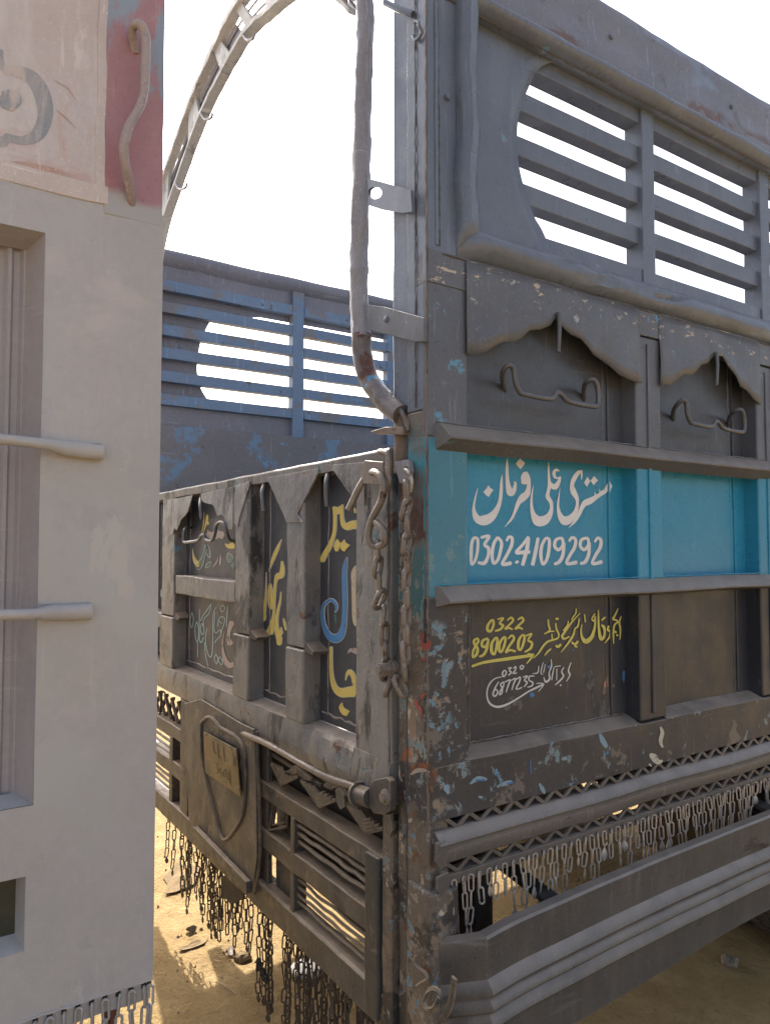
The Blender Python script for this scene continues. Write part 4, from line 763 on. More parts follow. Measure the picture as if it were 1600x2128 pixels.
gus([(560, 999), (592, 1069), (598, 1085), (632, 1085), (620, 1069), (664, 981), (664, 974), (560, 992)])
gus([(695, 977), (738, 1037), (760, 1050), (760, 960), (695, 966)])
gus([(487, 1085), (497, 1095), (500, 1076), (521, 1009), (521, 1001), (487, 1010)])
def scal(pts): T('scalloped_valance', MB().plate([B(*p) for p in pts], 0, -.008, -.004).wob(.003, 22, (1, .2, .2)), 'gate', bevel=.0008)
scal([(404, 1029), (398, 1050), (394, 1063), (388, 1072), (380, 1080), (376, 1092), (371, 1102), (366, 1098), (363, 1110), (358, 1112), (352, 1085), (352, 1040)])
scal([(421, 1026), (424, 1041), (432, 1046), (447, 1049), (452, 1062), (456, 1072), (464, 1070), (470, 1073), (474, 1088), (481, 1100), (488, 1100), (488, 1012)])
def Tt(name, pts, r, mat='hook', xo=None, **k):
    T(name, MB().tube([((xo[i] if xo else -.012), *B(*p, x=(xo[i] if xo else -.012))) for i, p in enumerate(pts)], r, 8, 4), mat, smooth=True, **k)
Tt('peg', [(684, 978), (679, 1000), (679, 1030), (681, 1052)], .0075, xo=[.02, -.01, -.012, -.01])
Tt('peg', [(552, 1003), (546, 1020), (547, 1045), (549, 1062)], .0075, xo=[.02, -.01, -.012, -.01])
Tt('peg', [(419, 1030), (417, 1050), (419, 1072), (420, 1078)], .0075, xo=[.02, -.01, -.012, -.01])
Tt('hook', [(398, 1096), (385, 1100), (382, 1118), (384, 1127), (395, 1126), (412, 1123), (419, 1113), (424, 1112), (428, 1122), (440, 1124), (447, 1110), (450, 1092), (459, 1085), (468, 1092), (474, 1115), (480, 1124)], .0065, xo=[.05, .0, -.01]+[-.012]*11+[.0, .05])
# lettering of the tailgate
XP = .0553
T3 = (640, 1020, 8.867); T4 = (640, 1250, 8.51); T5 = (520, 1080, 7.6); T6 = (350, 1040, 10.64); T7 = (330, 1220, 9.41)
class _G:                                                          # strokes() builds in world space; the gate's frame starts at (0, .16, 1)
    pass
def gs(name, lst, tf, mat, grow=0, lift=0):
    for i, st in enumerate(lst):                                     # every brush stroke a piece of its own
        o = strokes(name, [st], tf, 0, XP, mat, gate, grow, lift+i*.00006)
        for v in o.data.vertices: v.co.y -= .16; v.co.z -= 1.0
seer = [[(488, 300, 60), (500, 380, 60), (505, 500, 58), (500, 700, 60), (470, 850, 64), (400, 1030, 85), (320, 1170, 95), (262, 1290, 90)], [(500, 350, 110), (560, 370, 110), (625, 330, 120)], [(638, 260, 40), (632, 400, 60), (636, 520, 66), (670, 630, 90), (740, 655, 130), (820, 630, 140), (930, 620, 150)],
    [(865, 320, 20), (880, 400, 40)], ['poly', (552, 880), (580, 930), (612, 962), (600, 1040), (560, 1120), (510, 1110), (482, 1020), (505, 940)], ['poly', (682, 892), (715, 960), (785, 1000), (730, 1060), (680, 1125), (630, 1090), (605, 1040), (612, 965)]]
gs('calligraphy', seer, T3, 'outline', 9, -.0004); gs('calligraphy', seer, T3, 'gyellow', 0, .0012)
lam = [[(722, 1225, 12), (690, 1400, 70), (680, 1550, 80), (685, 1800, 82), (690, 2100, 80), (682, 2300, 80), (664, 2500, 92), (610, 2660, 125), (515, 2720, 150), (400, 2670, 110), (310, 2500, 72), (275, 2300, 56), (300, 2120, 46), (370, 2040, 50), (440, 2010, 46), (515, 2070, 44), (535, 2160, 34), (505, 2240, 8)]]
gs('calligraphy', lam, T3, 'outline', 11, -.0002); gs('calligraphy', lam, T3, 'gblue', 0, .0014)
alef = [[(882, 1385, 14), (850, 1500, 84), (850, 1700, 84), (858, 2000, 80), (862, 2350, 70), (880, 2480, 30)]]
gs('calligraphy', alef, T3, 'outline', 9, -.0006); gs('calligraphy', alef, T3, 'cream', 0, .0010)
gs('paint_smear', [[(400, 2260, 50), (395, 2420, 30)], [(500, 2280, 46), (510, 2440, 20)]], T3, 'green', 0, -.0009)
ja = [[(412, 805, 48), (413, 1000, 52), (416, 1200, 56), (440, 1400, 74), (500, 1550, 105), (600, 1610, 150), (720, 1600, 165), (820, 1590, 190)], [(668, 1392, 6), (695, 1290, 40), (745, 1240, 70), (805, 1320, 80), (825, 1450, 62), (820, 1590, 60)],
    ['poly', (612, 1778), (630, 1850), (660, 1890), (745, 1935), (720, 1985), (690, 2025), (625, 2005), (575, 1940), (555, 1870), (580, 1815)]]
gs('calligraphy', ja, T4, 'outline', 9, -.0004); gs('calligraphy', ja, T4, 'gyellow', 0, .0010)
gs('calligraphy', [[(708, 925, 6), (745, 870, 56), (800, 860, 86), (870, 880, 120)]], T4, 'pink', 0, 0)
lahore = [[(498, 312, 3), (440, 450, 46), (375, 600, 50), (302, 812, 3)], [(258, 832, 4), (256, 1000, 12), (252, 1200, 28), (236, 1350, 46), (212, 1480, 80), (195, 1555, 110), (140, 1600, 30)], [(318, 1005, 20), (325, 1100, 66), (328, 1250, 80), (330, 1350, 66), (330, 1410, 30)],
    [(508, 660, 26), (515, 780, 66), (500, 880, 76), (445, 890, 86), (408, 980, 44), (392, 1150, 38), (384, 1350, 34), (378, 1500, 40), (355, 1650, 76), (315, 1790, 110)], [(490, 1140, 8), (480, 1280, 26), (448, 1430, 38), (425, 1600, 46), (430, 1750, 66), (465, 1880, 86), (462, 1970, 60)], [(490, 1700, 14), (502, 1800, 50)], [(530, 1560, 8), (552, 1640, 32), (570, 1740, 20)]]
gs('calligraphy', lahore, T5, 'outline', 7, -.0003); gs('calligraphy', lahore, T5, 'gyellow', 0, .0008)
gs('calligraphy', [[(545, 1055, 6), (556, 1200, 40), (605, 1350, 90), (690, 1430, 110)], [(800, 260, 6), (788, 500, 20), (735, 760, 8)], [(868, 320, 30), (865, 400, 54), (838, 520, 36), (780, 720, 10)], [(885, 470, 40), (882, 540, 30)], [(1262, 955, 16), (1330, 1010, 90), (1450, 990, 150)]], T6, 'gyellow', 0, 0)
gs('calligraphy', [[(712, 1440, 80), (770, 1300, 86), (815, 1130, 60), (842, 960, 40)], [(882, 960, 8), (918, 1100, 34), (915, 1230, 44)], ['poly', (1340, 1155), (1440, 1245), (1365, 1365), (1300, 1260)], ['poly', (965, 1350), (940, 1410), (860, 1490), (840, 1420)], ['poly', (1420, 1350), (1500, 1420), (1440, 1530), (1380, 1450)]], T6, 'green', 0, .0004)
gs('calligraphy', [[(545, 1055, 9), (556, 1250, 9), (620, 1450, 9), (680, 1530, 9), (770, 1430, 12), (835, 1200, 10), (860, 1080, 8)], [(815, 980, 8), (780, 1180, 10), (700, 1330, 10), (640, 1330, 8)], [(880, 960, 8), (940, 1120, 10), (940, 1230, 14), (905, 1260, 12), (860, 1160, 8)], [(1340, 1155, 8), (1440, 1245, 8), (1365, 1365, 8), (1300, 1260, 8), (1340, 1155, 8)], [(965, 1350, 8), (860, 1400, 8), (845, 1490, 8), (940, 1440, 8), (965, 1350, 8)]], T6, 'outline', 0, .0009)
gs('calligraphy', [['poly', (878, 640), (905, 680), (980, 700), (1060, 620), (1130, 670), (1230, 690), (1250, 760), (1200, 860), (1130, 820), (1080, 860), (1000, 840), (900, 830), (855, 760)], [(985, 1475, 10), (1060, 1390, 40), (1110, 1260, 20)], [(1165, 1200, 10), (1160, 1320, 50), (1150, 1430, 30)]], T6, 'pink', 0, .0002)
gs('calligraphy', [[(1035, 325, 8), (930, 480, 8), (860, 580, 8), (828, 660, 8)], [(1035, 325, 8), (985, 520, 8), (885, 640, 8), (892, 880, 8), (850, 925, 10), (822, 820, 8), (850, 710, 8), (880, 780, 8)], [(812, 430, 7), (800, 700, 7), (805, 1000, 8), (840, 1085, 10), (885, 980, 8)],
    [(1125, 390, 8), (1075, 560, 8), (1068, 900, 8), (1066, 1150, 10), (1050, 1310, 10), (1010, 1370, 12), (950, 1240, 10), (925, 1000, 8), (950, 800, 6)], [(905, 1080, 8), (925, 1330, 8), (975, 1550, 10)], [(1115, 480, 6), (1090, 800, 7), (1130, 900, 8), (1190, 840, 8), (1215, 850, 8), (1225, 930, 8), (1150, 1020, 9), (1100, 1090, 8)],
    [(1360, 370, 8), (1345, 560, 12), (1332, 780, 6)], [(1250, 345, 7), (1305, 410, 8), (1250, 485, 8), (1212, 420, 8), (1250, 345, 7)], [(1165, 770, 7), (1182, 650, 8), (1225, 580, 8), (1300, 620, 8), (1280, 740, 8), (1225, 900, 8)], [(1180, 655, 7), (1245, 715, 7)],
    [(660, 500, 7), (690, 620, 8), (655, 795, 8), (620, 650, 8), (660, 500, 7)], [(750, 675, 8), (790, 790, 8), (790, 950, 8), (775, 1100, 8), (770, 1370, 6)], [(750, 675, 8), (720, 790, 8), (725, 950, 8), (755, 1080, 8)], [(1130, 1310, 8), (1170, 1400, 10), (1140, 1500, 8), (1095, 1400, 8), (1130, 1310, 8)], [(1200, 1360, 8), (1255, 1440, 10), (1238, 1520, 8), (1180, 1440, 8), (1200, 1360, 8)]], T7, 'thin', 3, 0)
gs('calligraphy', [[(1290, 880, 8), (1258, 1050, 26), (1265, 1250, 46), (1310, 1440, 100), (1390, 1530, 110), (1470, 1500, 80)], [(1440, 690, 110), (1385, 850, 70), (1370, 1000, 70), (1410, 1110, 120)]], T7, 'pink', 0, .0004)
gs('calligraphy', [[(150, 10, 20), (160, 120, 80), (170, 200, 70)], [(60, 60, 60), (75, 180, 70)], [(90, 200, 30), (70, 420, 18), (40, 620, 4)], [(130, 450, 6), (102, 590, 16), (110, 700, 40), (130, 760, 34)]], T7, 'thin', 0, 0)

# ---- lock: pin, plate, hook and chain
P('lock_plate', holed([B(*p, x=-.03) for p in ((754, 965), (761, 957), (798, 960), (799, 1007), (758, 1005), (754, 993))], [B(775+7*math.cos(a), 983+6*math.sin(a), -.03) for a in [2*math.pi*k/10 for k in range(10)]], -.034, -.027), 'rod', bevel=.0015)
def PT(name, pts, r, mat='rod', x=-.03, n=10, **k):
    return P(name, MB().tube([((p[2] if len(p) > 2 else x), *B(p[0], p[1], p[2] if len(p) > 2 else x)) for p in pts], r, n, 4), mat, smooth=True, **k)
PT('lock_pin', [(788, 938, .0), (799, 938, -.03), (806, 945, -.036), (808, 965, -.036), (807, 985, -.036), (810, 1000, -.034), (806, 1020, -.03)], .0062)
PT('lock_bar', [(757, 996, -.02), (745, 1016, -.03), (724, 1060, -.045)], .0088)
PT('lock_hook', [(770, 982, -.02), (780, 981, -.045), (792, 993, -.05), (797, 1012, -.05), (795, 1032, -.05), (786, 1054, -.05), (775, 1074, -.05), (768, 1098, -.05), (766, 1118, -.05), (772, 1132, -.045), (781, 1136, -.04)], .0085)
PT('lock_ring', [(781, 1085, -.05), (793, 1096, -.052), (800, 1112, -.052), (797, 1130, -.052), (784, 1136, -.052)], .0085)
P('chain_bracket', holed([B(*p, x=-.016) for p in ((823, 959), (851, 955), (855, 979), (850, 1004), (833, 1004), (826, 979))], [B(846+5*math.cos(a), 974+5*math.sin(a), -.016) for a in [2*math.pi*k/10 for k in range(10)]], -.020, -.008), 'pipe', bevel=.002)
PT('chain_shackle', [(838, 978, -.005), (845, 977, -.025), (851, 985, -.03), (855, 1000, -.03), (852, 1022, -.028)], .0055, 'chain')
lock = empty('lock_chain', (-.03, .14, 1.5), parent=truck)
big = MB(); linkmesh(big, (0, 0, .031), .062, .040, .0062, 0, 0, 18, 8); bo = big.build('chain_link', M['rod'], lock, smooth=True); bo.location = (0, 0, 9)
strandL = [(783, 1125), (781, 1150), (790, 1182), (783, 1215), (792, 1252), (798, 1290), (800, 1325), (798, 1360), (800, 1395), (805, 1425), (820, 1452)]
strandR = [(847, 1000), (841, 1039), (849, 1080), (842, 1121), (848, 1159), (843, 1196), (847, 1234), (844, 1271), (846, 1310), (843, 1349), (842, 1390), (833, 1425), (824, 1452)]
first = True
def strand(px, x0):
    global first
    pts = [Vector((x0, *B(*p, x=x0))) for p in px]
    cc = catmull([tuple(p) for p in pts], 16); d = [0]
    for i in range(1, len(cc)): d.append(d[-1]+(Vector(cc[i])-Vector(cc[i-1])).length)
    def at(s):
        for i in range(1, len(cc)):
            if d[i] >= s: t = (s-d[i-1])/max(d[i]-d[i-1], 1e-9); return Vector(cc[i-1]).lerp(Vector(cc[i]), t)
        return Vector(cc[-1])
    s = .0; k = 0
    while s+.03 < d[-1]:
        a = at(s); b = at(min(s+.05, d[-1])); mid = (a+b)/2; t = (a-b).normalized()
        side = Vector((0, 1, 0)) if k % 2 == 0 else Vector((1, .45, 0))
        if k % 2 == 0: side = Vector((.5, 1, 0)).normalized()
        side = (side-t*side.dot(t)).normalized(); nrm = side.cross(t)
        m = Matrix((side, nrm, t)).transposed()
        o = bo if first else bo.copy()
        if not first: COL.objects.link(o)
        first = False; o.parent = lock; o.location = mid-lock.location; o.rotation_euler = m.to_euler()
        s += .0425; k += 1
strand(strandL, -.040); strand(strandR, -.036)
c = B(806, 1390, -.05)
for x0, x1, r, nn in ((-.072, -.045, .016, 6), (-.080, -.072, .010, 12), (-.045, -.030, .020, 14)):
    P('chain_bolt', MB().loft([[(x, c[0]+r*math.cos(a), c[1]+r*math.sin(a)) for a in [2*math.pi*k/nn for k in range(nn)]] for x in (x0, x1)]), 'rod', bevel=.001)
# hinge pipe and fittings under the tailgate
PT('handle_pipe', [(500, 1520, .0), (520, 1530, -.02), (560, 1548, -.03), (620, 1583, -.035), (680, 1615, -.03), (748, 1638, -.01)], .0095, 'rod')
c = B(757, 1652, -.02); P('hinge_barrel', MB().tube([(-.02, c[0]+.03, c[1]-.006), (-.02, c[0]-.03, c[1]+.0)], .024, 14, 1), 'mud', smooth=True)
P('hinge_collar', MB().tube([(-.02, c[0]+.031, c[1]-.006), (-.02, c[0]+.023, c[1]-.005)], .031, 16, 1), 'mud', smooth=True)
P('hinge_plate', MB().plate([B(*p, x=-.02) for p in ((772, 1632), (782, 1620), (808, 1614), (816, 1622), (816, 1684), (804, 1692), (782, 1690), (773, 1676))], 0, -.028, -.01), 'mud', bevel=.003)
c = B(801, 1656, -.03); P('hinge_bolt', MB().loft([[(x, c[0]+r*math.cos(a), c[1]+r*math.sin(a)) for a in [2*math.pi*k/16 for k in range(16)]] for x, r in ((-.027, .019), (-.033, .018), (-.035, .012), (-.042, .011), (-.043, .004))]), 'rod', smooth=True)
P('rubber_scrap', MB().plate([B(*p, x=-.02) for p in ((703, 1640), (712, 1636), (720, 1652), (722, 1676), (714, 1680), (705, 1665))], 0, -.03, -.022).wob(.004, 30), 'mud', bevel=.001)
P('rubber_scrap', MB().plate([B(*p, x=-.01) for p in ((802, 1690), (820, 1690), (822, 1722), (814, 1738), (803, 1712))], 0, -.02, -.012).wob(.004, 30), 'mud', bevel=.001)
PT('loose_wire', [(748, 1574, -.03), (744, 1600, -.035), (738, 1630, -.03), (735, 1660, -.02)], .003, 'rod', n=6)

# ================================================================ REAR VALANCE
rear = empty('rear_bumper_frame', (.03, .19, .44), parent=truck)
def V_(name, mb, mat='mud', **k):
    mb.v = [(v[0]-.03, v[1]-.19, v[2]-.44) for v in mb.v]; return mb.build(name, M[mat], rear, **k)
rings = []
for k in range(60):
    y = .185+2.15*k/59; w = noise.noise(Vector((y*5, 3, 1)))*.003
    rings.append([(x+w, y, z) for x, z in ((-.004, .442), (-.004, .520), (.004, .527), (.055, .527), (.055, .519), (.012, .512), (.012, .442))])
V_('bottom_beam', MB().loft(rings).wob(.0025, 14), bevel=.002)
V_('upper_beam', MB().gbox(.0, .06, .19, .99, .800, .852, 1, 14).wob(.003, 8), bevel=.004)
V_('middle_beam', MB().gbox(.0, .065, .24, .93, .640, .700, 1, 14).wob(.004, 8), bevel=.005)
V_('stub_channel', MB().gbox(-.012, .05, .200, .262, .455, .850, 2, 20).wob(.004, 10), 'stub', bevel=.006)
V_('stub_channel', MB().gbox(-.004, .05, .150, .196, .30, .95, 2, 20).wob(.004, 10), 'post', bevel=.006)
V_('upright', MB().gbox(.012, .03, .885, .985, .44, .975, 2, 14).wob(.004, 6), bevel=.003)
V_('upright', MB().gbox(.0, .045, .675, .700, .52, .80, 2, 8).wob(.002, 8), bevel=.003)
V_('upright', MB().gbox(.03, .05, .75, .86, .44, .66, 2, 8).wob(.002, 8), 'stub', bevel=.003)
for z in (.815-.03, .790-.03, .763-.028, .735-.025):
    pts = [(.015+.004*noise.noise(Vector((k, z*40, 0))), .262+.415*k/10, z+.02+.004*noise.noise(Vector((k*.9, z*30, 1)))) for k in range(11)]
    V_('grille_bar', MB().tube(pts, .0062, 6, 2), bevel=0, smooth=True)
for z in (.618, .597, .575, .553):
    pts = [(.015, .255+.43*k/10, z+.006*noise.noise(Vector((k*.7, z*30, 3)))) for k in range(11)]
    V_('grille_bar', MB().tube(pts, .0046, 6, 2), smooth=True)
V_('rear_strap', MB().bar((.14, .23, .50), (.14, .66, .52), .01, .022), bevel=.002)
# nested chevrons of the ornamental frieze
def chev(a, b, c, k=4):
    a, b, c = [B(540+p[0]/5, 1480+p[1]/5, .02) for p in (a, b, c)]; ctr = ((a[0]+c[0])/2, (a[1]+c[1])/2)
    for i in range(k):
        t = 1-i*.22; A, B_, C_ = [(ctr[0]+(p[0]-ctr[0])*t, ctr[1]+(p[1]-ctr[1])*t) for p in (a, b, c)]
        V_('chevron_bar', MB().bar((.015, *A), (.015, *B_), .010, .012, (1, 0, 0)), bevel=.0015, seg=1); V_('chevron_bar', MB().bar((.015, *B_), (.015, *C_), .010, .012, (1, 0, 0)), bevel=.0015, seg=1)
chev((140, 530), (250, 745), (420, 660)); chev((450, 700), (645, 975), (815, 905)); chev((920, 940), (1135, 1250), (1310, 1200))
chev((300, 640), (400, 560), (560, 700), 3); chev((700, 760), (830, 700), (960, 880), 3)
for p, q in (((200, 330), (520, 520)), ((120, 430), (640, 760)), ((560, 620), (1000, 900)), ((370, 410), (470, 560)), ((600, 520), (700, 700)), ((700, 590), (800, 780))):
    a = B(540+p[0]/5, 1480+p[1]/5, .03); b = B(540+q[0]/5, 1480+q[1]/5, .03); V_('lattice_bar', MB().bar((.03, *a), (.03, *b), .010, .012, (1, 0, 0)), bevel=.0015, seg=1)
# little framed ornament
orn = [B(540+x/5, 1480+y/5, .02) for x, y in ((180, 880), (330, 920), (310, 1180), (130, 1220))]
V_('ornament_frame', MB().tube([(.012, *p) for p in orn], .006, 6, 1, closed=True), smooth=True)
oc = (sum(p[0] for p in orn)/4, sum(p[1] for p in orn)/4); V_('ornament_frame', MB().tube([(.012, oc[0]+(p[0]-oc[0])*.68, oc[1]+(p[1]-oc[1])*.68) for p in orn], .005, 6, 1, closed=True), smooth=True)
V_('ornament', MB().loft([[(x, oc[0]+.030*r*math.cos(a)*(1+.25*math.sin(5*a)), oc[1]+.045*r*math.sin(a)*(1+.2*math.cos(4*a))) for a in [2*math.pi*k/24 for k in range(24)]] for x, r in ((.03, 1), (.012, .9), (.006, .4))]), smooth=True)
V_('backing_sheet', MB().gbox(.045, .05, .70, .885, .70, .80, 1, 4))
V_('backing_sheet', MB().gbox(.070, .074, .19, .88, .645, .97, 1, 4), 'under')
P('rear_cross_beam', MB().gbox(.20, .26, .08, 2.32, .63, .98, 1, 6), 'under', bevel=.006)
# shield panel with its raised outline
sp_ = [B(*p, x=-.01) for p in ((385, 1462), (420, 1452), (500, 1500), (531, 1515), (536, 1600), (538, 1780), (528, 1858), (508, 1848), (404, 1728), (395, 1700))]
V_('shield_panel', MB().plate(sp_, 0, -.016, -.008).wob(.003, 8), bevel=.003)
out = [(419, 1502), (432, 1490), (444, 1494), (460, 1512), (490, 1530), (508, 1560), (512, 1620), (508, 1680), (494, 1716), (465, 1745), (448, 1690), (430, 1620), (420, 1560), (419, 1502)]
V_('shield_outline', MB().tube([(-.018, *B(*p, x=-.018)) for p in out], .0065, 6, 5), smooth=True)
V_('shield_flange', MB().plate([B(*p, x=-.02) for p in ((402, 1724), (410, 1716), (520, 1830), (522, 1856))], 0, -.035, -.016), bevel=.003)
V_('shield_edge', MB().tube([(-.018, *B(*p, x=-.018)) for p in ((534, 1520), (537, 1600), (540, 1700), (540, 1790), (528, 1858))], .006, 6, 4), smooth=True)
# mirrored far half: beams, grille and lattice
V_('upper_beam', MB().gbox(.0, .06, 1.62, 2.3, .800, .852, 1, 10).wob(.003, 8), bevel=.004)
V_('middle_beam', MB().gbox(.0, .065, 1.66, 2.3, .640, .700, 1, 10).wob(.004, 8), bevel=.005)
V_('upright', MB().gbox(.0, .03, 1.62, 1.72, .44, .98, 2, 10).wob(.004, 6), bevel=.003)
V_('upright', MB().gbox(.0, .05, 1.82, 1.86, .52, .80, 2, 8), bevel=.003); V_('upright', MB().gbox(.0, .05, 2.25, 2.33, .44, 1.0, 2, 8), bevel=.003)
for z in (.79, .765, .738, .713, .612, .588, .562): V_('grille_bar', MB().tube([(.015, 1.86+.4*k/6, z+.003*noise.noise(Vector((k*.9, z*30, 1)))) for k in range(7)], .006, 6, 2), smooth=True)
for k in range(6):
    y = 1.72+k*.09; V_('lattice_bar', MB().bar((.02, y, .86), (.02, y+.09, .95), .010, .012, (1, 0, 0))); V_('lattice_bar', MB().bar((.03, y+.09, .86), (.03, y, .95), .010, .012, (1, 0, 0)))
V_('tail_lamp_bracket', MB().gbox(.04, .10, 1.70, 1.80, .74, .84, 1, 3), 'under', bevel=.01)
# number plate
pl = [B(*p, x=-.022) for p in ((426, 1519), (494.5, 1556), (503, 1655), (430, 1605))]
plate = P('number_plate', MB().plate(pl, 0, -.028, -.024), 'plate', bevel=.001)
T8 = (410, 1500, 11.82)
pd = [[(390, 480, 14), (400, 600, 16), (415, 720, 16), (480, 790, 14)], [(508, 548, 16), (520, 700, 16), (532, 850, 16), (600, 905, 14)], [(508, 560, 12), (555, 590, 12)], [(520, 690, 10), (560, 715, 10)], [(648, 625, 16), (662, 780, 16), (680, 950, 16), (712, 962, 12)],
      [(870, 775, 12), (890, 790, 14), (905, 890, 14), (915, 1080, 14)], [(930, 740, 12), (985, 790, 16), (955, 900, 14), (940, 1000, 14), (965, 1100, 14)],
      [(455, 1010, 12), (515, 1050, 14), (480, 1110, 12), (520, 1180, 16), (490, 1270, 14), (460, 1250, 10)], [(620, 1150, 10), (555, 1170, 14), (560, 1230, 12), (610, 1270, 16), (590, 1340, 14), (555, 1330, 10)],
      [(690, 1160, 14), (650, 1230, 16), (670, 1340, 14), (712, 1330, 14), (715, 1220, 14), (690, 1160, 12)], [(800, 1190, 12), (755, 1380, 14), (830, 1440, 12)], [(805, 1250, 14), (815, 1400, 14), (822, 1540, 14)]]
po = strokes('embossed_characters', pd, T8, 0, -.0285, 'ink', plate)
for a, b in ((205, 300), (1015, 1630)):
    c = B(410+a/11.82, 1500+b/11.82, -.03); MB().loft([[(x, c[0]+r*math.cos(t), c[1]+r*math.sin(t)) for t in [2*math.pi*k/10 for k in range(10)]] for x, r in ((-.028, .006), (-.032, .004))]).build('screw', M['rod'], plate, smooth=True)
# cable
PT('cable', [(332, 1500, .02), (338, 1440, .0), (348, 1452, -.005), (362, 1500, .01)], .004, 'under', n=6)

# chains hanging from the bottom beam: seven lengths, meshes shared
cr = random.Random(11); variants = []
for n_ in (4, 5, 6, 7, 8, 9, 10):
    for rep in range(2):
        mb = MB(); z = 0; xo = 0
        for k in range(n_):
            linkmesh(mb, (xo, 0, z), .046, .0205, .0026, math.pi/2+(k % 2)*1.25+cr.uniform(-.4, .4), cr.uniform(-.1, .1), 12, 5); z -= .0395; xo += cr.uniform(-.003, .003)
        if rep == 0: mb.loft([[(xo+math.cos(a)*w*.4, math.sin(a)*w, z+.002+zz) for a in [2*math.pi*k/7 for k in range(7)]] for zz, w in ((0, .002), (-.01, .003), (-.016, .009), (-.026, .011), (-.036, .003))])
        o = mb.build('hanging_chain', M['chaindark'], truck, smooth=True); o.location = (0, 0, -50); variants.append((n_, o, [False]))
def hang(y, n_, dx=0):
    c = [v for v in variants if v[0] == n_]; v = cr.choice(c)
    if not v[2][0]: o = v[1]; v[2][0] = True
    else: o = v[1].copy(); COL.objects.link(o)
    o.location = (.02+dx, y, .452-cr.random()*.006); o.rotation_euler = (cr.uniform(-.04, .04), cr.uniform(-.04, .04), cr.uniform(-.6, .6)); o.scale = (1, 1, cr.uniform(.93, 1.05))
def ypx(px): return B(px, 1850, .02)[0]
for px in (350, 364): hang(ypx(px), 5)
x = 378
while x < 480: hang(ypx(x), cr.choice((5, 6, 6, 7)) if x > 392 else 6, cr.uniform(-.01, .02)); x += cr.uniform(3.2, 5.2)
for px in (484, 492, 500, 512, 524): hang(ypx(px), cr.choice((4, 4, 5)), .0)
for px in (543, 548, 554, 559, 565): hang(ypx(px), cr.choice((8, 8, 9)), cr.uniform(-.005, .01))
x = 588
while x < 800: hang(ypx(x), cr.choice((8, 9, 9, 10)) if x > 610 else 8, cr.uniform(-.01, .03)); x += cr.uniform(4.0, 7.2)
for n_, o, used in variants:
    if not used[0]: bpy.data.objects.remove(o)
P('mud_flap_scrap', MB().plate([B(*p, x=.0) for p in ((459, 1824), (478, 1812), (497, 1806), (506, 1866), (496, 1874), (482, 1880), (470, 1868), (461, 1868))], 0, .0, .006).wob(.006, 30), 'under', bevel=.001)
for k in range(5): P('dirt_clump', MB().tube([(.0, ypx(548+k*4), .275-k*.006, .003), (.0, ypx(550+k*4), .268-k*.006, .011), (.0, ypx(553+k*4), .262-k*.006, .004)], .03, 7, 2).wob(.009, 70, seed=k), 'under')

# ================================================================ GREY TRUCK
YG = .34; XE = -.52
gt_ = empty('primer_truck', (XE, YG, 0), 'grey primer coated truck body with pink red painted upper corner, filling the left edge', 'truck')
def U(name, mb, mat, parent=None, **k):
    mb.v = [(v[0]-XE, v[1]-YG, v[2]) for v in mb.v]; return mb.build(name, M[mat], parent or gt_, **k)
def GS(px, py, y=YG): return S(px, py, y)
xe_, xr = XE, -.772; ztop, zrt, zrb, zlo = 2.392, 2.29, 1.087, .655
# skin: a sheet with the tall recess and the lower window left open; both openings run off to the left
XL = -3.4
def skin(x0, x1, z0, z1, m='primer', nx=6, nz=8, nm='body_sheet'):
    vs = []
    for i in range(nx+1):
        for j in range(nz+1):
            x = x0+(x1-x0)*i/nx; z = z0+(z1-z0)*j/nz
            bulge = -.0035*noise.noise(Vector((x*4, z*2.3, 1)))
            vs.append((x, YG+bulge, z))
    return U(nm, MB().add(vs, [(i*(nz+1)+j, (i+1)*(nz+1)+j, (i+1)*(nz+1)+j+1, i*(nz+1)+j+1) for i in range(nx) for j in range(nz)]), m, smooth=True)
zw1, zw0 = .945, .795; xw = -.783
# one continuous sheet built as a grid with cells omitted
xs = sorted(set([XL, -2.6, -2.0, -1.62, -1.45, -1.2, -.95, xr-.05, xw-.0, xr]+[xr+(XE-xr)*k/8 for k in range(9)])); zs = sorted(set([zlo, .70, zw0, zw1, 1.0, zrb, zrt, ztop]+[zrb+(zrt-zrb)*k/12 for k in range(13)]))
def zlow(x): return zlo+.006*noise.noise(Vector((x*40, 3, 1)))
vs = []; fs = []
for i, x in enumerate(xs):
    for j, z in enumerate(zs):
        zz = zlow(x) if j == 0 else z
        vs.append((x, YG-.0045*noise.noise(Vector((x*5, zz*3.3, 1)))-.004*math.exp(-((zz-1.3)/.8)**2), zz))
nz = len(zs)
for i in range(len(xs)-1):
    for j in range(nz-1):
        cx, cz = (xs[i]+xs[i+1])/2, (zs[j]+zs[j+1])/2
        if -1.62 < cx < xr and zrb < cz < zrt: continue
        if -1.62 < cx < xw and zw0 < cz < zw1: continue
        fs.append((i*nz+j, (i+1)*nz+j, (i+1)*nz+j+1, i*nz+j+1))
o = U('body_sheet', MB().add(vs, fs), 'primer', smooth=True)
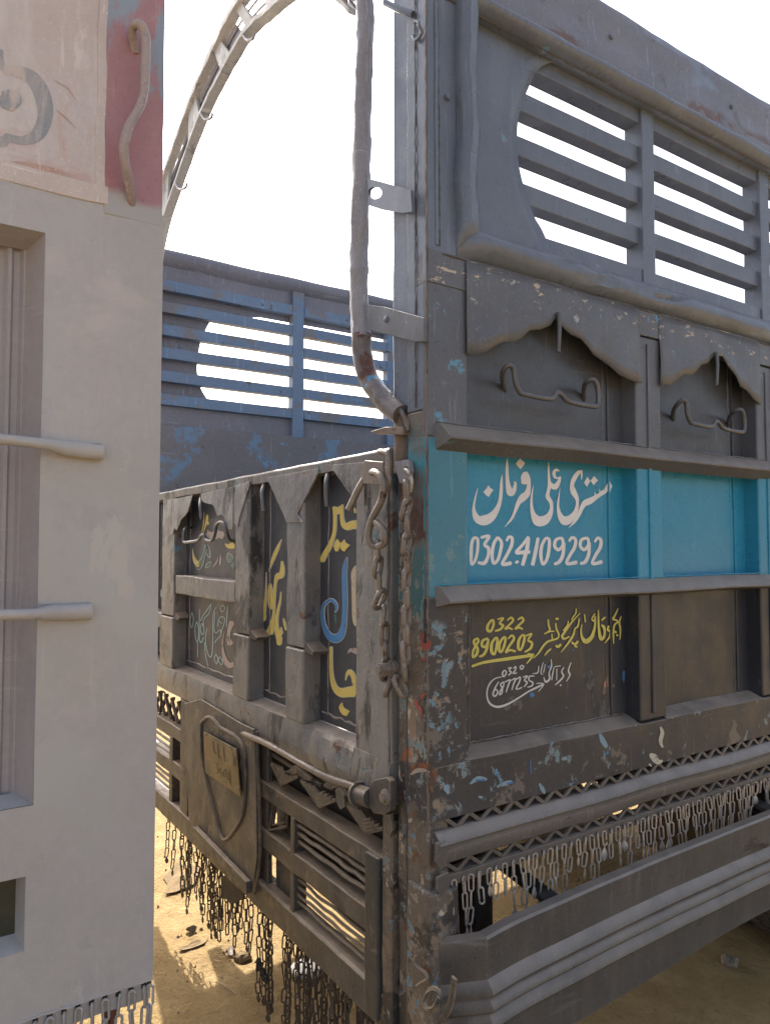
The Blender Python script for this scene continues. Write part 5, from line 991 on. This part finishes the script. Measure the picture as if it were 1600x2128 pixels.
# sloping sides of the recess, its back with a pressed rib
rd = .10; ins = .012
def quad(nm, pts, m, parent=None, n=1): return U(nm, MB().add(pts, [(0, 1, 2, 3)]), m, parent)
quad('recess_side', [(xr, YG-.002, zrb), (xr, YG-.002, zrt), (xr-ins*2.4, YG+rd*.6, zrt-ins*2), (xr-ins*2.4, YG+rd*.6, zrb+ins)], 'primershade')
quad('recess_top', [(xr, YG-.002, zrt), (-1.62, YG-.002, zrt), (-1.62, YG+rd*.6, zrt-ins*2), (xr-ins*2.4, YG+rd*.6, zrt-ins*2)], 'primershade')
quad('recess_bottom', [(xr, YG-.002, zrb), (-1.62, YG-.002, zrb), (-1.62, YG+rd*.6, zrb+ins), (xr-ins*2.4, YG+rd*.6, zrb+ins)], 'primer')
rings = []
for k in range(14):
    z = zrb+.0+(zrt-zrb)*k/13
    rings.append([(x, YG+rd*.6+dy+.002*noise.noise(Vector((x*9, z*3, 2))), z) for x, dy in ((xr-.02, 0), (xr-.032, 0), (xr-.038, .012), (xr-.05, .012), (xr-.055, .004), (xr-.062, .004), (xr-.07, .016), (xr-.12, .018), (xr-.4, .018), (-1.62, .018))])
U('recess_panel', MB().loft(rings, closed=False, caps=False), 'primershade', smooth=True)
quad('recess_end', [(-1.62, YG-.002, zrb), (-1.62, YG-.002, zrt), (-1.62, YG+.09, zrt), (-1.62, YG+.09, zrb)], 'primershade')
# lower window with a thick rounded lip
for nm, p in (('window_jamb', [(xw, YG-.002, zw0), (xw, YG-.002, zw1), (xw-.012, YG+.05, zw1-.006), (xw-.012, YG+.05, zw0+.02)]), ('window_jamb', [(xw, YG-.002, zw1), (-1.62, YG-.002, zw1), (-1.62, YG+.05, zw1-.006), (xw-.012, YG+.05, zw1-.006)]),
              ('window_ledge', [(xw, YG-.002, zw0), (-1.62, YG-.002, zw0), (-1.62, YG+.05, zw0+.02), (xw-.012, YG+.05, zw0+.02)])): quad(nm, p, 'primer')
U('opening_pane', MB().box(-1.62, xw-.010, YG+.046, YG+.05, zw0+.015, zw1), 'glass')  # near-black pane closes the lower opening
# unseen body, left open above a low end to admit skylight, bottom strip with holes
U('body_wall', MB().box(XL, XE-.002, YG+.14, YG+.18, .62, 3.02), 'primershade', bevel=.01); U('body_wall', MB().box(XL, XE-.002, 2.68, 2.74, .62, 3.02), 'primershade', bevel=.01)
U('body_floor', MB().box(XL, XE-.002, YG+.18, 2.68, .86, .98), 'primershade'); U('corner_closing', MB().box(XE-.03, XE-.003, YG+.032, YG+.18, .66, 3.02), 'primershade')
U('end_panel', MB().gbox(XE-.012, XE+.0, YG+.004, 2.72, .66, 1.85, 2, 6), 'primer', bevel=.003)  # unseen panel, kept low and pale to brighten the tailgate
U('bottom_strip', MB().gbox(XL, XE-.002, YG+.006, YG+.012, .612, .672, 0, 60).wob(.004, 30, (0, .4, 1)), 'primer', bevel=.001)
U('putty_line', MB().tube([(XE-.02-.9*k/70, YG-.002, .655+.006*noise.noise(Vector((k*.8, 1, 0)))+.004*noise.noise(Vector((k*2.3, 5, 0))), .0015+.0025*abs(noise.noise(Vector((k*1.7, 2, 0))))) for k in range(71)], .002, 5, 1), 'primer', smooth=True)
# upper zone: red strip, framed board
zb0 = ztop
U('upper_body', MB().gbox(XL, -.665, YG+.0, YG+.03, zb0+.002, 3.06, 0, 20), 'board', bevel=.004)
U('red_corner', MB().gbox(-.655, XE-.002, YG-.0035, YG+.03, zb0-.03, 3.06, 2, 24).wob(.002, 9), 'red', bevel=.005)
U('board_frame', MB().gbox(-.672, -.652, YG-.004, YG+.002, zb0+.03, 3.06, 2, 30).wob(.003, 14), 'putty', bevel=.004)
U('board_frame', MB().gbox(XL, -.645, YG-.0035, YG+.002, zb0-.010, zb0+.032, 0, 60).wob(.004, 12), 'putty', bevel=.006)
# flower painted on the board
TF = (0, 0, 3.8)
def fs_(nm, lst, mat, lift=0):
    o = strokes(nm, lst, TF, 1, YG, mat, gt_, 0, lift, .0004)
    for v in o.data.vertices: v.co.x -= XE; v.co.y -= YG
fs_('painted_petals', [[(40, 560, 60), (130, 560, 90), (260, 620, 110), (340, 760, 130), (360, 920, 120), (300, 1060, 110), (180, 1110, 70), (40, 1080, 60)], [(0, 400, 60), (10, 500, 60), (50, 560, 50)], [(0, 1120, 90), (60, 1130, 60)]], 'slate')
fs_('painted_flower_centre', [[(40, 740, 100), (80, 790, 190), (90, 840, 150)]], 'slate', .0006)
fs_('painted_leaves', [[(450, 870, 6), (520, 930, 12), (600, 1010, 5)], [(440, 640, 5), (540, 700, 10), (600, 790, 5)], [(60, 1290, 30), (200, 1310, 60), (400, 1350, 60), (600, 1400, 30)]], 'salmon', .0003)
# bent grab handle on the red corner
hp3 = [(278, 110, .30), (276, 60, YG-.03), (290, 50, YG-.055), (303, 75, YG-.055), (303, 130, YG-.055), (300, 190, YG-.055), (290, 225, YG-.055), (270, 260, YG-.055), (259, 295, YG-.055), (258, 325, YG-.05), (265, 360, YG-.04), (272, 395, YG-.02), (274, 425, YG+.004)]
hp3[0] = (281, 108, YG)
U('grab_handle', MB().tube([(S(a, b, y)[0], y, S(a, b, y)[1]) for a, b, y in hp3], .0105, 10, 5).wob(.0015, 40), 'handle', smooth=True)
# two step rails
for (za, zb_, xend) in ((1.835, 1.825, -.650), (1.483, 1.480, -.668)):
    rings = []
    for k in range(30):
        x = -1.75+(xend+1.75)*k/29; t = max(0, min(1, (x-(xend-.11))/.03)); z = za+(zb_-za)*(x+.85)/.2 if x > -.85 else za
        y = YG-.042+.022*t; hh = .0115+.006*t; hw = .0115-.001*t
        rings.append([(x, y+hw*math.cos(a)+(0.012*t if math.cos(a) > 0 else 0), z+hh*math.sin(a)) for a in [2*math.pi*j/12 for j in range(12)]])
    U('step_rail', MB().loft(rings).wob(.0012, 30), 'primer', smooth=True)
    U('rail_weld', MB().tube([(xend-.10+.1*k/10, YG-.003, zb_+.019+.001*noise.noise(Vector((k, za, 0)))) for k in range(11)], .004, 6, 2).wob(.002, 60), 'primer', smooth=True)
# white painted chains along its lower edge
M['chainwhite'] = paint('grey painted chain', (.40, .37, .34), (.34, .31, .28), .45, chips=[((.2, .11, .06), 30, .66, .03)], bump=.3)
wr = random.Random(5); x = XE-.006; k = 0
while x > -1.1:
    mb = MB(); z = .650-.002*k*0; zz = z
    for q_ in range(wr.choice((4, 5, 6))): linkmesh(mb, (x-XE, -.004, zz), .050, .020, .0032, (q_ % 2)*1.3+wr.uniform(-.5, .5)+(1.4 if k % 2 else 0), wr.uniform(-.1, .1), 12, 6); zz -= .043
    o = mb.build('hanging_chain', M['chainwhite'], gt_, smooth=True)
    MB().box(x-XE-.005, x-XE+.005, .003, .0055, .640, .650).build('hole', M['under'], gt_)
    x -= .0275 if k else .012; k += 1
U('rust_bracket', MB().box(-.60, -.585, YG+.04, YG+.12, .30, .64), 'rim', bevel=.004); U('under_frame', MB().box(XL, XE-.12, YG+.25, 2.5, .50, .62), 'under')
for yy in (.55, 2.15):
    w = empty('wheel', (-2.3-XE, yy-YG, .5), parent=gt_)
    MB().loft([[(math.cos(a)*r, y, math.sin(a)*r) for y, r in ((0, .3), (0, .45), (.04, .49), (.2, .49), (.24, .45), (.24, .3))] for a in [2*math.pi*k/48 for k in range(49)]], closed=False, caps=False).build('tyre', M['rubber'], w, smooth=True)
    MB().loft([[(math.cos(a)*r, y, math.sin(a)*r) for a in [2*math.pi*k/24 for k in range(24)]] for y, r in ((.02, .31), (.06, .25), (.06, .0001))]).build('rim', M['rim'], w, smooth=True)

# ================================================================ litter, pebbles
def rag(px, py, size, mat, name, label, cat, h=.3, seed=0, thin=.1, group=None):
    p = G(px, py); mb = MB(); nu = 12
    if thin >= .5:                                                   # a lump
        rings = []
        for k in range(7):
            t = math.pi*k/6; r = math.sin(t)*size+.0002
            rings.append([(math.cos(a)*r*1.2, math.sin(a)*r, -math.cos(t)*size*.55+size*.25) for a in [2*math.pi*j/12 for j in range(12)]])
        mb.loft(rings).wob(size*.45, 1.1/size, seed=seed)
    else:                                                            # a thin curled piece
        for side in (0, .0015):
            vs = [(0, 0, side+size*.05)]
            for r in (.5, 1.0):
                for j in range(nu):
                    a = 2*math.pi*j/nu; q = r*size*(1+.55*noise.noise(Vector((math.cos(a)*1.6, math.sin(a)*1.6, seed*3.1))))
                    x, y = math.cos(a)*q, math.sin(a)*q*.45; vs.append((x, y, side+thin*size*((y/size*2.2)**2+max(0, x/size-.3)**2*1.4)+size*.03*noise.noise(Vector((x*90, y*90, seed)))))
            mb.add(vs, [(0, 1+j, 1+(j+1) % nu) for j in range(nu)]+[(1+j, 1+nu+j, 1+nu+(j+1) % nu, 1+(j+1) % nu) for j in range(nu)])
    o = mb.build(name, M[mat], None, smooth=False); o.location = (p.x, p.y, ghgt(p.x, p.y)+.001); o.rotation_euler = (0, 0, seed*1.1); o['label'] = label; o['category'] = cat
    if group: o['group'] = group
rag(375, 1825, .17, 'litterpale', 'cardboard_scrap', 'pale flat cardboard scrap half hidden behind the grey truck corner on the sunlit sand', 'litter', seed=1, thin=.03)
rag(397, 1938, .030, 'litterdark', 'dry_leaf', 'curled brown leaf lying above the torn paper strip on sunlit sand', 'leaf', seed=2, thin=.45)
rag(404, 1966, .055, 'litterpale', 'paper_strip', 'torn pale paper strip on the sunlit sand left of the chains', 'litter', seed=3, thin=.10)
rag(480, 1982, .040, 'litterdark', 'bark_shard', 'dark curled bark shard in the middle of the sunlit patch', 'debris', seed=4, thin=.45)
rag(505, 1996, .030, 'litterpale', 'pale_stone', 'pale stone lying beside the dark bark shard on the sand', 'stone', seed=5, thin=.7)
rag(1515, 2002, .030, 'stone', 'gravel_lump', 'small gravel lump on the shaded ground below the side guard', 'stone', seed=9, thin=.6)
p = G(470, 2062); mb = MB().tube([(-.01, -.05, .004), (0, 0, .012), (.015, .06, .004)], .003, 5, 3); o = mb.build('straw_stick', M['straw'], None); o.location = (p.x, p.y, ghgt(p.x, p.y)); o.rotation_euler = (0, 0, .5)
o['label'] = 'thin pale straw stick lying across the shadow edge under the chains'; o['category'] = 'stick'
p = G(640, 2022); mb = MB()
mb.loft([[(math.cos(a)*r, math.sin(a)*r, z) for a in [2*math.pi*k/28 for k in range(28)]] for r, z in ((.06, .0), (.066, .012), (.055, .018), (.02, .014))]); o = mb.build('plastic_lid', M['white'], None, smooth=True); o.location = (p.x, p.y, ghgt(p.x, p.y)+.002)
o['label'] = 'round white plastic lid on the ground behind the hanging chains'; o['category'] = 'lid'
st = MB(); sr = random.Random(2)
for k in range(3200):
    x, y = sr.uniform(-1.2, 3.6), sr.uniform(-.9, 4.2); s = .0025+.008*sr.random()**4; a0 = sr.uniform(0, 6)
    vs = [(x+math.cos(a0+2*math.pi*j/5)*s*sr.uniform(.7, 1.3), y+math.sin(a0+2*math.pi*j/5)*s*sr.uniform(.7, 1.3), ghgt(x, y)-.003) for j in range(5)]+[(x, y, ghgt(x, y)+s*sr.uniform(.8, 1.4))]
    st.add(vs, [(j, (j+1) % 5, 5) for j in range(5)])
o = st.build('pebbles', M['stone'], None); o['kind'] = 'stuff'
